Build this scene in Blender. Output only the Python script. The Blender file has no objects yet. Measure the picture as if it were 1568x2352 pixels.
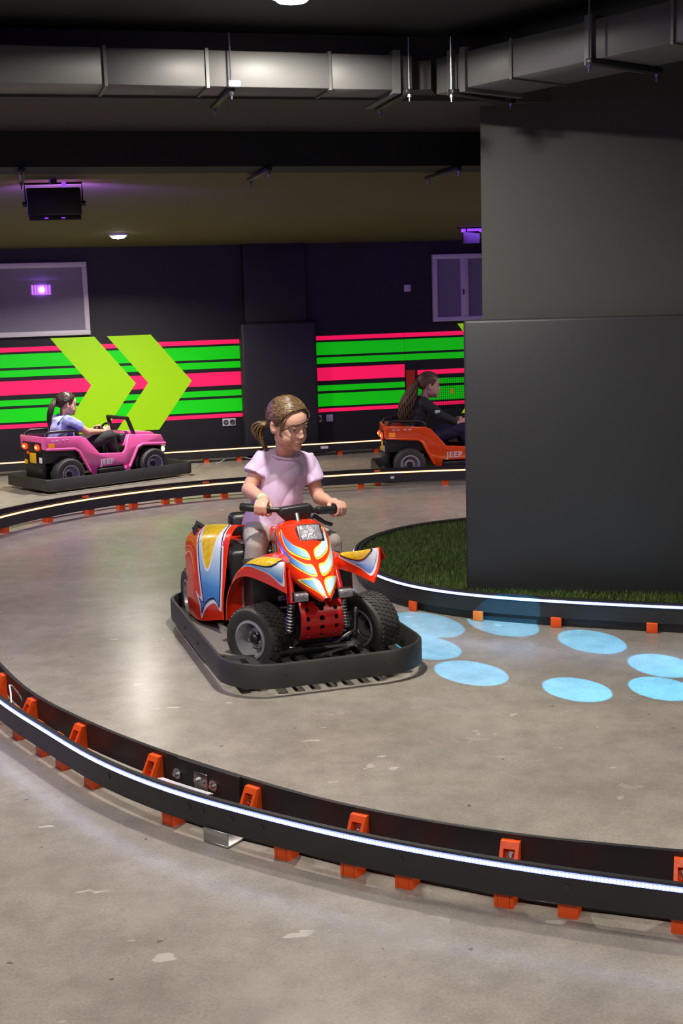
import bpy, bmesh, math, random
import numpy as np
from mathutils import Vector, Matrix, Euler

SC = bpy.context.scene
COL = SC.collection
rnd = random.Random(7)

# ------------------------------------------------------------------ camera
FPX, CAM_H, ROLL = 2850.0, 1.4, 0.031
PITCH = math.atan(480.0 / FPX)
cd = bpy.data.cameras.new('camera')
cd.sensor_fit = 'VERTICAL'
cd.sensor_height = 36.0
cd.lens = FPX / 2352.0 * 36.0
cd.clip_start = 0.05
cd.clip_end = 100
cam = bpy.data.objects.new('camera', cd)
COL.objects.link(cam)
R0 = Vector((1, 0, 0)); F0 = Vector((0, math.cos(PITCH), -math.sin(PITCH))); U0 = Vector((0, math.sin(PITCH), math.cos(PITCH)))
Rr = R0 * math.cos(ROLL) - U0 * math.sin(ROLL)
Ur = R0 * math.sin(ROLL) + U0 * math.cos(ROLL)
m3 = Matrix((Rr, Ur, -F0)).transposed()
cam.matrix_world = Matrix.Translation((0, 0, CAM_H)) @ m3.to_4x4()
SC.camera = cam

# ------------------------------------------------------------------ world, exposure, lights
w = bpy.data.worlds.new('world'); SC.world = w; w.use_nodes = True
w.node_tree.nodes['Background'].inputs[0].default_value = (0.50, 0.45, 0.62, 1)
w.node_tree.nodes['Background'].inputs[1].default_value = 0.025
SC.view_settings.view_transform = 'Standard'
SC.view_settings.look = 'None'
SC.view_settings.exposure = 0.0
SC.view_settings.gamma = 1.0
SC.view_settings.use_curve_mapping = False
SC.cycles.use_denoising = True
SC.cycles.max_bounces = 6
SC.cycles.sample_clamp_indirect = 4.0
SC.cycles.caustics_reflective = False
SC.cycles.caustics_refractive = False

def look(o, tgt):
    o.rotation_euler = (Vector(tgt) - o.location).to_track_quat('-Z', 'Y').to_euler()

def area(loc, tgt, power, size, col, size_y=None, spread=None):
    l = bpy.data.lights.new('area_light', 'AREA'); l.energy = power; l.color = col
    l.shape = 'RECTANGLE' if size_y else 'DISK'; l.size = size
    if size_y: l.size_y = size_y
    if spread: l.spread = spread
    o = bpy.data.objects.new('area_light', l); COL.objects.link(o); o.location = loc; look(o, tgt)
    return o

def spot(loc, tgt, power, ang, col, blend=0.08, size=0.004):
    l = bpy.data.lights.new('spot_light', 'SPOT'); l.energy = power; l.color = col
    l.spot_size = ang; l.spot_blend = blend; l.shadow_soft_size = size
    o = bpy.data.objects.new('spot_light', l); COL.objects.link(o); o.location = loc; look(o, tgt)
    return o

WARM = (1.0, 0.93, 0.83)
# unseen ceiling downlights, including fill added for the girl's face and the floor (the ones in the frame carry their own light in their builder)
for lx, ly, pw in ((-1.35, 3.55, 30), (1.9, 2.6, 30), (0.1, 0.4, 44), (-1.8, 0.6, 22), (-3.4, 8.6, 46), (3.2, 9.6, 34), (1.2, 7.7, 20)):
    area((lx, ly, 2.40 if ly < 5 else 2.0), (lx, ly, 0), pw, 0.16, WARM, spread=2.7)
# ultraviolet floods of the hall that stand outside the frame, left and behind
UV = (0.30, 0.10, 1.0)
area((-3.6, 6.2, 2.0), (-0.3, 5.2, 0.6), 42, 0.3, UV)
area((2.9, 8.3, 2.0), (0.5, 9.0, 0.5), 12, 0.3, UV)
area((-1.9, 0.4, 2.3), (-0.4, 5.0, 0.6), 5, 0.3, UV)
# one effect projector with a gobo of eight holes, up by the right wall behind the camera
BLUE = (0.03, 0.52, 1.0)
for cx, cy in ((0.36, 5.27), (0.69, 5.24), (1.01, 4.92), (1.20, 4.56), (1.13, 4.28), (0.83, 4.30), (0.475, 4.54), (0.32, 4.92)):
    spot((1.7, 2.2, 2.36), (cx, cy, 0), 3000, 2 * math.atan(0.128 / 3.75), BLUE)

# ------------------------------------------------------------------ helpers
def tag(o, label=None, cat=None, group=None, kind=None):
    if label: o['label'] = label
    if cat: o['category'] = cat
    if group: o['group'] = group
    if kind: o['kind'] = kind
    return o

def empty(name, loc=(0, 0, 0), rz=0.0, label=None, cat=None, group=None):
    o = bpy.data.objects.new(name, None); COL.objects.link(o)
    o.empty_display_size = 0.05
    o.location = loc; o.rotation_euler = (0, 0, rz)
    return tag(o, label, cat, group)

class MB:
    """collects vertices and faces for one mesh"""
    def __init__(s): s.v = []; s.f = []; s.mi = []; s.cur = 0
    def add(s, vs, fs, M=None):
        b = len(s.v)
        for p in vs:
            p = Vector(p)
            s.v.append(tuple(M @ p) if M is not None else tuple(p))
        for f in fs: s.f.append(tuple(b + i for i in f)); s.mi.append(s.cur)
        return s
    def box(s, c, d, M=None):
        x, y, z = c; a, b, e = d[0] / 2, d[1] / 2, d[2] / 2
        vs = [(x + i * a, y + j * b, z + k * e) for k in (-1, 1) for j in (-1, 1) for i in (-1, 1)]
        return s.add(vs, [(0, 2, 3, 1), (4, 5, 7, 6), (0, 1, 5, 4), (2, 6, 7, 3), (0, 4, 6, 2), (1, 3, 7, 5)], M)
    def tube(s, pts, r, n=8, caps=True, M=None, flat=None):
        pts = [Vector(p) for p in pts]; k = len(pts)
        rs = r if isinstance(r, (list, tuple)) else [r] * k
        vs = []; fs = []; up = None
        for i, p in enumerate(pts):
            t = (pts[min(i + 1, k - 1)] - pts[max(i - 1, 0)]).normalized()
            if up is None:
                up = Vector((0, 0, 1)) if abs(t.z) < 0.9 else Vector((1, 0, 0))
            a = t.cross(up)
            if a.length < 1e-6: a = t.cross(Vector((1, 0.3, 0)))
            a.normalize(); b = a.cross(t).normalized(); up = b
            for j in range(n):
                q = 2 * math.pi * j / n
                vs.append(p + a * math.cos(q) * rs[i] + b * math.sin(q) * rs[i] * (flat or 1))
        for i in range(k - 1):
            for j in range(n):
                j2 = (j + 1) % n
                fs.append((i * n + j, i * n + j2, (i + 1) * n + j2, (i + 1) * n + j))
        if caps:
            fs.append(tuple(range(n - 1, -1, -1))); fs.append(tuple((k - 1) * n + j for j in range(n)))
        return s.add(vs, fs, M)
    def cyl(s, p0, p1, r, n=16, r1=None, M=None):
        return s.tube([p0, p1], [r, r if r1 is None else r1], n, True, M)
    def lathe(s, prof, n=24, M=None, close=False, caps=True):
        """profile of (radius, height) about local z"""
        k = len(prof); vs = []; fs = []
        for r, h in prof:
            for j in range(n):
                q = 2 * math.pi * j / n; vs.append((r * math.cos(q), r * math.sin(q), h))
        for i in range(k if close else k - 1):
            i2 = (i + 1) % k
            for j in range(n):
                j2 = (j + 1) % n
                fs.append((i * n + j, i * n + j2, i2 * n + j2, i2 * n + j))
        if not close and caps:
            if prof[0][0] > 1e-5: fs.append(tuple(range(n - 1, -1, -1)))
            if prof[-1][0] > 1e-5: fs.append(tuple((k - 1) * n + j for j in range(n)))
        return s.add(vs, fs, M)
    def prism(s, poly, h0, h1, M=None):
        """polygon in xy, extruded along z"""
        n = len(poly)
        vs = [(p[0], p[1], h0) for p in poly] + [(p[0], p[1], h1) for p in poly]
        fs = [tuple(range(n - 1, -1, -1)), tuple(range(n, 2 * n))]
        for i in range(n): fs.append((i, (i + 1) % n, n + (i + 1) % n, n + i))
        return s.add(vs, fs, M)
    def ell(s, c, r, M=None, n=16, k=10, E3=None):
        vs = []; fs = []
        for i in range(k + 1):
            th = math.pi * i / k
            for j in range(n):
                q = 2 * math.pi * j / n
                p = Vector((r[0] * math.sin(th) * math.cos(q), r[1] * math.sin(th) * math.sin(q), r[2] * math.cos(th)))
                if E3 is not None: p = E3 @ p
                vs.append(p + Vector(c))
        for i in range(k):
            for j in range(n):
                j2 = (j + 1) % n
                fs.append((i * n + j, (i + 1) * n + j, (i + 1) * n + j2, i * n + j2))
        return s.add(vs, fs, M)
    def cap(s, p0, p1, r0, r1=None, M=None, n=14):
        """capsule with rounded ends"""
        r1 = r0 if r1 is None else r1
        p0 = Vector(p0); p1 = Vector(p1); t = (p1 - p0).normalized()
        pts = []; rs = []
        for q in (0.15, 0.5, 0.85, 1.2):
            pts.append(p0 - t * r0 * math.cos(q)); rs.append(r0 * math.sin(q))
        pts.append(p0); rs.append(r0); pts.append(p1); rs.append(r1)
        for q in (1.2, 0.85, 0.5, 0.15):
            pts.append(p1 + t * r1 * math.cos(q)); rs.append(r1 * math.sin(q))
        return s.tube(pts, rs, n, True, M)
    def mesh(s, name, mats, smooth=None):
        me = bpy.data.meshes.new(name)
        me.from_pydata(s.v, [], s.f)
        if not isinstance(mats, (list, tuple)): mats = [mats]
        for m in mats: me.materials.append(m)
        if any(s.mi): me.polygons.foreach_set('material_index', s.mi)
        bm = bmesh.new(); bm.from_mesh(me)
        bmesh.ops.recalc_face_normals(bm, faces=bm.faces)
        bm.to_mesh(me); bm.free()
        if smooth is not None: smooth_by_angle(me, smooth)
        return me
    def obj(s, name, mats, parent=None, smooth=None, bevel=0, segs=2):
        o = bpy.data.objects.new(name, s.mesh(name, mats, smooth)); COL.objects.link(o)
        if parent: o.parent = parent
        if bevel:
            md = o.modifiers.new('bevel', 'BEVEL'); md.width = bevel; md.segments = segs; md.limit_method = 'ANGLE'; md.angle_limit = 0.6
            bake(o)
            smooth_by_angle(o.data, 50)
        return o

def smooth_by_angle(me, deg):
    me.polygons.foreach_set('use_smooth', [True] * len(me.polygons))
    if deg < 180:
        bm = bmesh.new(); bm.from_mesh(me); a = math.radians(deg)
        for e in bm.edges:
            e.smooth = not (len(e.link_faces) == 2 and e.calc_face_angle(0) > a)
        bm.to_mesh(me); bm.free()

def bake(o):
    dg = bpy.context.evaluated_depsgraph_get()
    me = bpy.data.meshes.new_from_object(o.evaluated_get(dg))
    old = o.data; me.name = old.name
    o.modifiers.clear(); o.data = me
    bpy.data.meshes.remove(old)
    return o

def link(name, me, parent=None, M=None):
    o = bpy.data.objects.new(name, me); COL.objects.link(o)
    if parent: o.parent = parent
    if M is not None: o.matrix_local = M
    return o

def catmull(P, t):
    """P array (n,k), t in 0..n-1"""
    n = len(P); i = int(min(max(math.floor(t), 0), n - 2)); f = t - i
    p0 = P[i - 1] if i > 0 else 2 * P[0] - P[1]
    p1 = P[i]; p2 = P[i + 1]
    p3 = P[i + 2] if i + 2 < n else 2 * P[n - 1] - P[n - 2]
    return 0.5 * (2 * p1 + (p2 - p0) * f + (2 * p0 - 5 * p1 + 4 * p2 - p3) * f * f + (3 * p1 - p0 - 3 * p2 + p3) * f ** 3)

class Surf:
    """smooth surface through a grid of points: rows along v, columns along u, u and v in 0..1"""
    def __init__(s, grid): s.g = np.array(grid, float)
    def __call__(s, u, v):
        nv, nu = s.g.shape[:2]
        col = np.array([catmull(s.g[:, j], v * (nv - 1)) for j in range(nu)])
        return catmull(col, u * (nu - 1))
    def normal(s, u, v):
        e = 1e-3; u0, u1 = max(u - e, 0), min(u + e, 1); v0, v1 = max(v - e, 0), min(v + e, 1)
        n = np.cross(s(u1, v) - s(u0, v), s(u, v1) - s(u, v0))
        return n / (np.linalg.norm(n) + 1e-12)
    def mb(s, nu=14, nv=14, th=0.006, flip=1):
        b = MB(); n1 = (nu + 1) * (nv + 1); P = []; Q = []
        for j in range(nv + 1):
            for i in range(nu + 1):
                p = s(i / nu, j / nv); P.append(p); Q.append(p - flip * th * s.normal(i / nu, j / nv))
        fs = []
        ix = lambda i, j: j * (nu + 1) + i
        for j in range(nv):
            for i in range(nu):
                fs.append((ix(i, j), ix(i + 1, j), ix(i + 1, j + 1), ix(i, j + 1)))
                fs.append(tuple(n1 + k for k in (ix(i, j), ix(i, j + 1), ix(i + 1, j + 1), ix(i + 1, j))))
        ring = [ix(i, 0) for i in range(nu + 1)] + [ix(nu, j) for j in range(1, nv + 1)] + [ix(i, nv) for i in range(nu - 1, -1, -1)] + [ix(0, j) for j in range(nv - 1, 0, -1)]
        for a, c in zip(ring, ring[1:] + ring[:1]): fs.append((a, c, n1 + c, n1 + a))
        b.add([tuple(p) for p in P + Q], fs)
        return b
    def decal(s, poly, name, m, parent, off=0.0012, flip=1, th=0.0006, smooth_poly=True):
        if smooth_poly:
            P = np.array(list(poly) + [poly[0]], float); k = len(poly); pts = []
            Q = np.array([poly[i % k] for i in range(-1, k + 2)], float)
            for i in range(k):
                for f in (0, 0.25, 0.5, 0.75):
                    pts.append(catmull(Q[i:i + 4], 1 + f))
            poly = pts
        bm = bmesh.new()
        vs = [bm.verts.new((min(max(p[0], 0), 1), min(max(p[1], 0), 1), 0)) for p in poly]
        es = [bm.edges.new((vs[i], vs[(i + 1) % len(vs)])) for i in range(len(vs))]
        bmesh.ops.triangle_fill(bm, edges=es, use_beauty=True)
        for _ in range(3):
            le = [e for e in bm.edges if e.calc_length() > 0.09]
            if not le: break
            bmesh.ops.subdivide_edges(bm, edges=le, cuts=1)
            bmesh.ops.triangulate(bm, faces=bm.faces)
        for v in bm.verts:
            u_, v_ = v.co.x, v.co.y
            v.co = Vector(s(u_, v_) + flip * off * s.normal(u_, v_))
        bmesh.ops.recalc_face_normals(bm, faces=bm.faces)
        me = bpy.data.meshes.new(name); bm.to_mesh(me); bm.free(); me.materials.append(m)
        me.polygons.foreach_set('use_smooth', [True] * len(me.polygons))
        return link(name, me, parent)

def path(pts, step=0.05):
    P = np.array(pts, float)
    d = np.array([catmull(P, t) for t in np.linspace(0, len(P) - 1, len(P) * 24)])
    L = np.concatenate([[0], np.cumsum(np.linalg.norm(np.diff(d, axis=0), axis=1))])
    n = max(2, int(L[-1] / step))
    q = np.linspace(0, L[-1], n + 1)
    return np.stack([np.interp(q, L, d[:, k]) for k in range(d.shape[1])], 1)

def normals2(P):
    t = np.gradient(P, axis=0); t /= np.linalg.norm(t, axis=1)[:, None]
    return np.stack([-t[:, 1], t[:, 0]], 1)

def relax(P, n=14):
    P = P.copy()
    for _ in range(n): P[1:-1] = 0.5 * P[1:-1] + 0.25 * (P[:-2] + P[2:])
    return P

def offset(P, d): return P + normals2(P) * d

def band(mb, P, z0, z1, th):
    """upright board of thickness th along the plan path P"""
    N = normals2(P); A = P - N * th / 2; B = P + N * th / 2; n = len(P)
    vs = [(a[0], a[1], z0) for a in A] + [(a[0], a[1], z1) for a in A] + [(b[0], b[1], z0) for b in B] + [(b[0], b[1], z1) for b in B]
    fs = []
    for i in range(n - 1):
        fs += [(i, i + 1, n + i + 1, n + i), (2 * n + i, 3 * n + i, 3 * n + i + 1, 2 * n + i + 1), (n + i, n + i + 1, 3 * n + i + 1, 3 * n + i), (i, 2 * n + i, 2 * n + i + 1, i + 1)]
    fs += [(0, n, 3 * n, 2 * n), (n - 1, 3 * n - 1, 4 * n - 1, 2 * n - 1)]
    return mb.add(vs, fs)

# ------------------------------------------------------------------ materials
def mat(name, col, rough=0.5, metal=0.0, emit=None, estr=0.0, coat=0.0, spec=0.5, noise=None, bump=None, alpha=None, sheen=0):
    """noise = (scale, amount, second colour); bump = (scale, strength)"""
    m = bpy.data.materials.new(name); m.use_nodes = True
    nt = m.node_tree; b = nt.nodes['Principled BSDF']
    b.inputs['Base Color'].default_value = (*col, 1); b.inputs['Roughness'].default_value = rough
    b.inputs['Metallic'].default_value = metal; b.inputs['Specular IOR Level'].default_value = spec
    b.inputs['Coat Weight'].default_value = coat; b.inputs['Coat Roughness'].default_value = 0.06
    if sheen: b.inputs['Sheen Weight'].default_value = sheen
    if emit:
        b.inputs['Emission Color'].default_value = (*emit, 1); b.inputs['Emission Strength'].default_value = estr
    tc = nt.nodes.new('ShaderNodeTexCoord')
    if noise:
        t = nt.nodes.new('ShaderNodeTexNoise'); t.inputs['Scale'].default_value = noise[0]; t.inputs['Detail'].default_value = 6
        nt.links.new(tc.outputs['Object'], t.inputs['Vector'])
        mx = nt.nodes.new('ShaderNodeMix'); mx.data_type = 'RGBA'
        mr = nt.nodes.new('ShaderNodeMapRange'); mr.inputs[1].default_value = 0.3; mr.inputs[2].default_value = 0.7; mr.inputs[4].default_value = noise[1]
        nt.links.new(t.outputs['Fac'], mr.inputs[0]); nt.links.new(mr.outputs[0], mx.inputs[0])
        mx.inputs[6].default_value = (*col, 1); mx.inputs[7].default_value = (*noise[2], 1)
        nt.links.new(mx.outputs[2], b.inputs['Base Color'])
    if bump:
        t = nt.nodes.new('ShaderNodeTexNoise'); t.inputs['Scale'].default_value = bump[0]; t.inputs['Detail'].default_value = 4
        nt.links.new(tc.outputs['Object'], t.inputs['Vector'])
        bp = nt.nodes.new('ShaderNodeBump'); bp.inputs['Strength'].default_value = bump[1]; bp.inputs['Distance'].default_value = 0.01
        nt.links.new(t.outputs['Fac'], bp.inputs['Height']); nt.links.new(bp.outputs[0], b.inputs['Normal'])
    return m

def grad_mat(name, z0, z1, stops, rough=0.25, coat=0.5, axis=2):
    """printed colour run along an object axis"""
    m = mat(name, (1, 1, 1), rough, coat=coat); nt = m.node_tree; b = nt.nodes['Principled BSDF']
    tc = [n for n in nt.nodes if n.type == 'TEX_COORD'][0]
    sx = nt.nodes.new('ShaderNodeSeparateXYZ'); nt.links.new(tc.outputs['Object'], sx.inputs[0])
    mr = nt.nodes.new('ShaderNodeMapRange'); mr.inputs[1].default_value = z0; mr.inputs[2].default_value = z1
    nt.links.new(sx.outputs[axis], mr.inputs[0])
    cr = nt.nodes.new('ShaderNodeValToRGB')
    while len(cr.color_ramp.elements) < len(stops): cr.color_ramp.elements.new(0.5)
    for e, (p, c) in zip(cr.color_ramp.elements, stops): e.position = p; e.color = (*c, 1)
    nt.links.new(mr.outputs[0], cr.inputs[0]); nt.links.new(cr.outputs[0], b.inputs['Base Color'])
    return m

def checker_mat(name, c1, c2, scale):
    m = mat(name, c1, 0.25, coat=0.5); nt = m.node_tree; b = nt.nodes['Principled BSDF']
    tc = [n for n in nt.nodes if n.type == 'TEX_COORD'][0]
    mp = nt.nodes.new('ShaderNodeMapping'); mp.inputs['Scale'].default_value = (0, scale, scale); mp.inputs['Rotation'].default_value = (0.15, 0, 0)
    nt.links.new(tc.outputs['Object'], mp.inputs[0])
    ck = nt.nodes.new('ShaderNodeTexChecker'); ck.inputs['Scale'].default_value = 1.0
    ck.inputs[1].default_value = (*c1, 1); ck.inputs[2].default_value = (*c2, 1)
    nt.links.new(mp.outputs[0], ck.inputs[0]); nt.links.new(ck.outputs[0], b.inputs['Base Color'])
    return m

def floor_mat():
    m = bpy.data.materials.new('polished_concrete'); m.use_nodes = True
    nt = m.node_tree; b = nt.nodes['Principled BSDF']; L = nt.links.new
    tc = nt.nodes.new('ShaderNodeTexCoord')
    def noise(scale, det, rough=0.55, stretch=None):
        t = nt.nodes.new('ShaderNodeTexNoise'); t.inputs['Scale'].default_value = scale; t.inputs['Detail'].default_value = det; t.inputs['Roughness'].default_value = rough
        if stretch:
            mp = nt.nodes.new('ShaderNodeMapping'); mp.inputs['Scale'].default_value = stretch; L(tc.outputs['Object'], mp.inputs[0]); L(mp.outputs[0], t.inputs['Vector'])
        else: L(tc.outputs['Object'], t.inputs['Vector'])
        return t
    def ramp(src, stops):
        r = nt.nodes.new('ShaderNodeValToRGB')
        while len(r.color_ramp.elements) < len(stops): r.color_ramp.elements.new(0.5)
        for e, (p, c) in zip(r.color_ramp.elements, stops): e.position = p; e.color = (*c, 1)
        L(src, r.inputs[0]); return r
    def mix(fac, a, c, mode='MIX'):
        x = nt.nodes.new('ShaderNodeMix'); x.data_type = 'RGBA'; x.blend_type = mode
        if hasattr(fac, 'links'): L(fac, x.inputs[0])
        else: x.inputs[0].default_value = fac
        for s_, i in ((a, 6), (c, 7)):
            if hasattr(s_, 'links'): L(s_, x.inputs[i])
            else: x.inputs[i].default_value = (*s_, 1)
        return x.outputs[2]
    big = ramp(noise(1.4, 6).outputs['Fac'], [(0.32, (0.250, 0.227, 0.194)), (0.5, (0.308, 0.281, 0.242)), (0.68, (0.355, 0.325, 0.283))])
    mid = ramp(noise(9, 8, 0.65).outputs['Fac'], [(0.3, (0.80, 0.79, 0.78)), (0.6, (1.05, 1.05, 1.05))])
    col = mix(1.0, big.outputs[0], mid.outputs[0], 'MULTIPLY')
    fine = ramp(noise(130, 3).outputs['Fac'], [(0.3, (0.86, 0.86, 0.86)), (0.65, (1.06, 1.06, 1.06))])
    col = mix(1.0, col, fine.outputs[0], 'MULTIPLY')
    # pale chips and scuffs of the finish
    chip = ramp(noise(5.5, 3, 0.5, (1, 2.2, 1)).outputs['Fac'], [(0.70, (0, 0, 0)), (0.715, (1, 1, 1))])
    col = mix(chip.outputs[0], col, (0.46, 0.43, 0.38))
    dark = ramp(noise(26, 2).outputs['Fac'], [(0.735, (0, 0, 0)), (0.75, (1, 1, 1))])
    col = mix(dark.outputs[0], col, (0.13, 0.115, 0.10))
    L(col, b.inputs['Base Color'])
    rg = nt.nodes.new('ShaderNodeMapRange'); rg.inputs[3].default_value = 0.17; rg.inputs[4].default_value = 0.34
    L(noise(3, 6).outputs['Fac'], rg.inputs[0]); L(rg.outputs[0], b.inputs['Roughness'])
    bp = nt.nodes.new('ShaderNodeBump'); bp.inputs['Strength'].default_value = 0.12; bp.inputs['Distance'].default_value = 0.004
    L(noise(14, 6, 0.6).outputs['Fac'], bp.inputs['Height']); L(bp.outputs[0], b.inputs['Normal'])
    b.inputs['Specular IOR Level'].default_value = 0.45
    return m

M = {}
M['floor'] = floor_mat()
M['black_wall'] = mat('black_wall_paint', (0.011, 0.011, 0.013), 0.55, noise=(3, 0.6, (0.015, 0.015, 0.017)), bump=(60, 0.08))
M['lime_bounce_board'] = mat('ceiling_board', (0.105, 0.095, 0.036), 0.8)  # yellow hue painted in for light bounced off the lime chevrons
M['soffit'] = mat('dark_soffit', (0.055, 0.05, 0.045), 0.8)
M['beam'] = mat('black_beam', (0.010, 0.010, 0.012), 0.8)
M['ceil'] = mat('near_ceiling', (0.030, 0.032, 0.033), 0.75)
M['duct'] = mat('painted_duct', (0.165, 0.165, 0.163), 0.55, metal=0.15, noise=(5, 0.5, (0.14, 0.14, 0.141)))
M['duct_seam'] = mat('duct_seam', (0.12, 0.12, 0.12), 0.5)
M['steel'] = mat('steel', (0.55, 0.55, 0.56), 0.3, metal=1.0)
M['dark_steel'] = mat('dark_steel', (0.06, 0.06, 0.062), 0.45, metal=0.7)
M['pad'] = mat('grey_vinyl_padding', (0.026, 0.028, 0.031), 0.5, bump=(240, 0.08))
M['pad_dark'] = mat('dark_wall_padding', (0.024, 0.023, 0.028), 0.5, bump=(240, 0.08))
M['column'] = mat('grey_column_paint', (0.055, 0.055, 0.054), 0.65, bump=(120, 0.1))
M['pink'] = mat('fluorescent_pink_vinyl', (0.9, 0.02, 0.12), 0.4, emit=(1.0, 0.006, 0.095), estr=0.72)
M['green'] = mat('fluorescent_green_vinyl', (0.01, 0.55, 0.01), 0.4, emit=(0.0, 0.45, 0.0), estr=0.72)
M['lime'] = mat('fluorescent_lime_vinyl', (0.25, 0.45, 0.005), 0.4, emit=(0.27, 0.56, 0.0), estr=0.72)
M['upvc'] = mat('window_frame_plastic', (0.80, 0.77, 0.82), 0.4)
M['pane'] = mat('obscured_window_pane', (0.30, 0.28, 0.36), 0.03, spec=0.9)
M['white_plastic'] = mat('white_plastic', (0.75, 0.72, 0.80), 0.35)
M['black_plastic'] = mat('black_plastic', (0.014, 0.014, 0.015), 0.4)
M['board'] = mat('black_barrier_board', (0.018, 0.018, 0.020), 0.42, noise=(7, 0.7, (0.030, 0.030, 0.032)), bump=(30, 0.06))
M['orange'] = mat('orange_plastic', (0.88, 0.10, 0.010), 0.42, bump=(90, 0.1))
M['cable'] = mat('cable', (0.02, 0.02, 0.02), 0.5)
M['white_cable'] = mat('white_cable', (0.7, 0.7, 0.75), 0.4)
M['led_cold'] = mat('led_cold', (0.8, 0.85, 1), 0.3, emit=(0.80, 0.88, 1.0), estr=10)
M['led_lens_cold'] = mat('led_lens_cold', (0.5, 0.6, 1), 0.3, emit=(0.20, 0.28, 1.0), estr=0.6)
M['led_warm'] = mat('led_warm', (1, 0.8, 0.5), 0.3, emit=(1.0, 0.78, 0.42), estr=3.2)
M['led_halo'] = mat('led_lens_warm', (1, 0.55, 0.2), 0.3, emit=(1.0, 0.42, 0.06), estr=0.9)
M['lamp'] = mat('lamp_diffuser', (1, 1, 1), 0.4, emit=(1.0, 0.95, 0.86), estr=24)
M['uv'] = mat('uv_led', (0.5, 0.2, 1), 0.3, emit=(0.62, 0.16, 1.0), estr=40)
M['uv_soft'] = mat('uv_lens', (0.3, 0.1, 1), 0.3, emit=(0.28, 0.05, 1.0), estr=1.3)
M['turf'] = mat('turf_backing', (0.018, 0.035, 0.008), 0.9, noise=(40, 0.8, (0.03, 0.055, 0.012)))
M['blade'] = mat('turf_blade', (0.065, 0.12, 0.010), 0.6, noise=(25, 0.8, (0.04, 0.075, 0.010)))
M['red'] = mat('red_gloss_plastic', (0.85, 0.034, 0.007), 0.22, coat=0.7)
M['red_steel'] = mat('red_painted_steel', (0.62, 0.012, 0.012), 0.32, coat=0.4)
M['rubber'] = mat('tyre_rubber', (0.042, 0.040, 0.037), 0.62, noise=(20, 0.7, (0.072, 0.067, 0.06)), bump=(70, 0.15))
M['bumper'] = mat('bumper_rubber', (0.024, 0.023, 0.022), 0.48, noise=(8, 0.7, (0.04, 0.038, 0.035)), bump=(25, 0.08))
M['rim'] = mat('wheel_rim', (0.50, 0.49, 0.51), 0.3, metal=0.35)
M['white_print'] = mat('white_print', (0.78, 0.80, 0.82), 0.25, coat=0.5)
M['navy_print'] = mat('navy_print', (0.012, 0.014, 0.07), 0.25, coat=0.5)
M['yellow'] = checker_mat('yellow_checker_print', (0.80, 0.60, 0.02), (0.80, 0.46, 0.015), 36)
M['yellow_line'] = mat('yellow_print', (0.80, 0.60, 0.06), 0.25, coat=0.5)
BL = [(0.0, (0.02, 0.09, 0.42)), (0.45, (0.08, 0.28, 0.62)), (0.8, (0.50, 0.68, 0.82)), (1.0, (0.80, 0.86, 0.9))]
M['blue_rear'] = grad_mat('blue_print_rear', 0.10, 0.42, BL)
M['blue_front'] = grad_mat('blue_print_front', 0.37, 0.46, BL)
M['blue_hood'] = grad_mat('blue_print_hood', 0.0, 0.085, [(0, (0.50, 0.72, 0.88)), (0.5, (0.20, 0.42, 0.72)), (1, (0.03, 0.11, 0.42))], axis=0)
M['clear_lens'] = mat('clear_lamp_lens', (0.30, 0.29, 0.33), 0.18, coat=0.5, bump=(60, 0.8), metal=0.3)
M['seat'] = mat('black_seat_vinyl', (0.015, 0.015, 0.016), 0.38)
M['plate_metal'] = mat('tread_plate', (0.30, 0.28, 0.26), 0.5, metal=0.5, bump=(60, 0.5))
M['magenta'] = mat('magenta_gloss_plastic', (0.85, 0.13, 0.40), 0.25, coat=0.6)
M['orange_gloss'] = mat('orange_gloss_plastic', (0.85, 0.075, 0.006), 0.25, coat=0.6)
M['tail'] = mat('tail_lamp', (0.8, 0.02, 0.01), 0.3, emit=(1.0, 0.03, 0.01), estr=2.2)
M['tail_core'] = mat('tail_lamp_core', (1, 0.5, 0.1), 0.3, emit=(1.0, 0.45, 0.05), estr=4)
M['amber'] = mat('amber_reflector', (0.8, 0.28, 0.02), 0.3, emit=(0.8, 0.25, 0.01), estr=0.25)  # faint glow put into the material; the reflector is no lamp
M['headlamp'] = mat('lit_headlamp', (1, 0.9, 0.5), 0.3, emit=(1.0, 0.92, 0.5), estr=3)
M['plate'] = mat('yellow_number_plate', (0.75, 0.42, 0.01), 0.4)
M['skin'] = mat('skin', (0.62, 0.36, 0.27), 0.5, noise=(12, 0.35, (0.66, 0.34, 0.25)), spec=0.35)
M['lip'] = mat('lips', (0.52, 0.22, 0.18), 0.45)
M['brow'] = mat('eyebrow', (0.16, 0.09, 0.05), 0.8)
M['eye_white'] = mat('eye_white', (0.55, 0.52, 0.51), 0.15)
M['iris'] = mat('iris', (0.03, 0.05, 0.07), 0.1)
M['lilac'] = mat('lilac_cotton', (0.65, 0.50, 0.73), 0.85, sheen=0.2, bump=(300, 0.06))
M['legging'] = mat('grey_legging_cotton', (0.33, 0.31, 0.29), 0.85, bump=(300, 0.06))
M['tie_dye'] = mat('blue_white_tie_dye', (0.55, 0.58, 0.85), 0.85, noise=(16, 1.0, (0.12, 0.16, 0.75)))
M['dark_cloth'] = mat('dark_cloth', (0.022, 0.021, 0.024), 0.85)
M['navy_cloth'] = mat('navy_cloth', (0.012, 0.011, 0.035), 0.85)
M['wrist_band'] = mat('pale_green_wrist_band', (0.45, 0.80, 0.40), 0.5)
M['lettering'] = mat('silver_lettering', (0.80, 0.76, 0.85), 0.3, metal=0.3)
M['red_glow'] = mat('dull_red_panel', (0.35, 0.02, 0.01), 0.6, emit=(0.35, 0.01, 0.005), estr=0.25)
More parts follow.
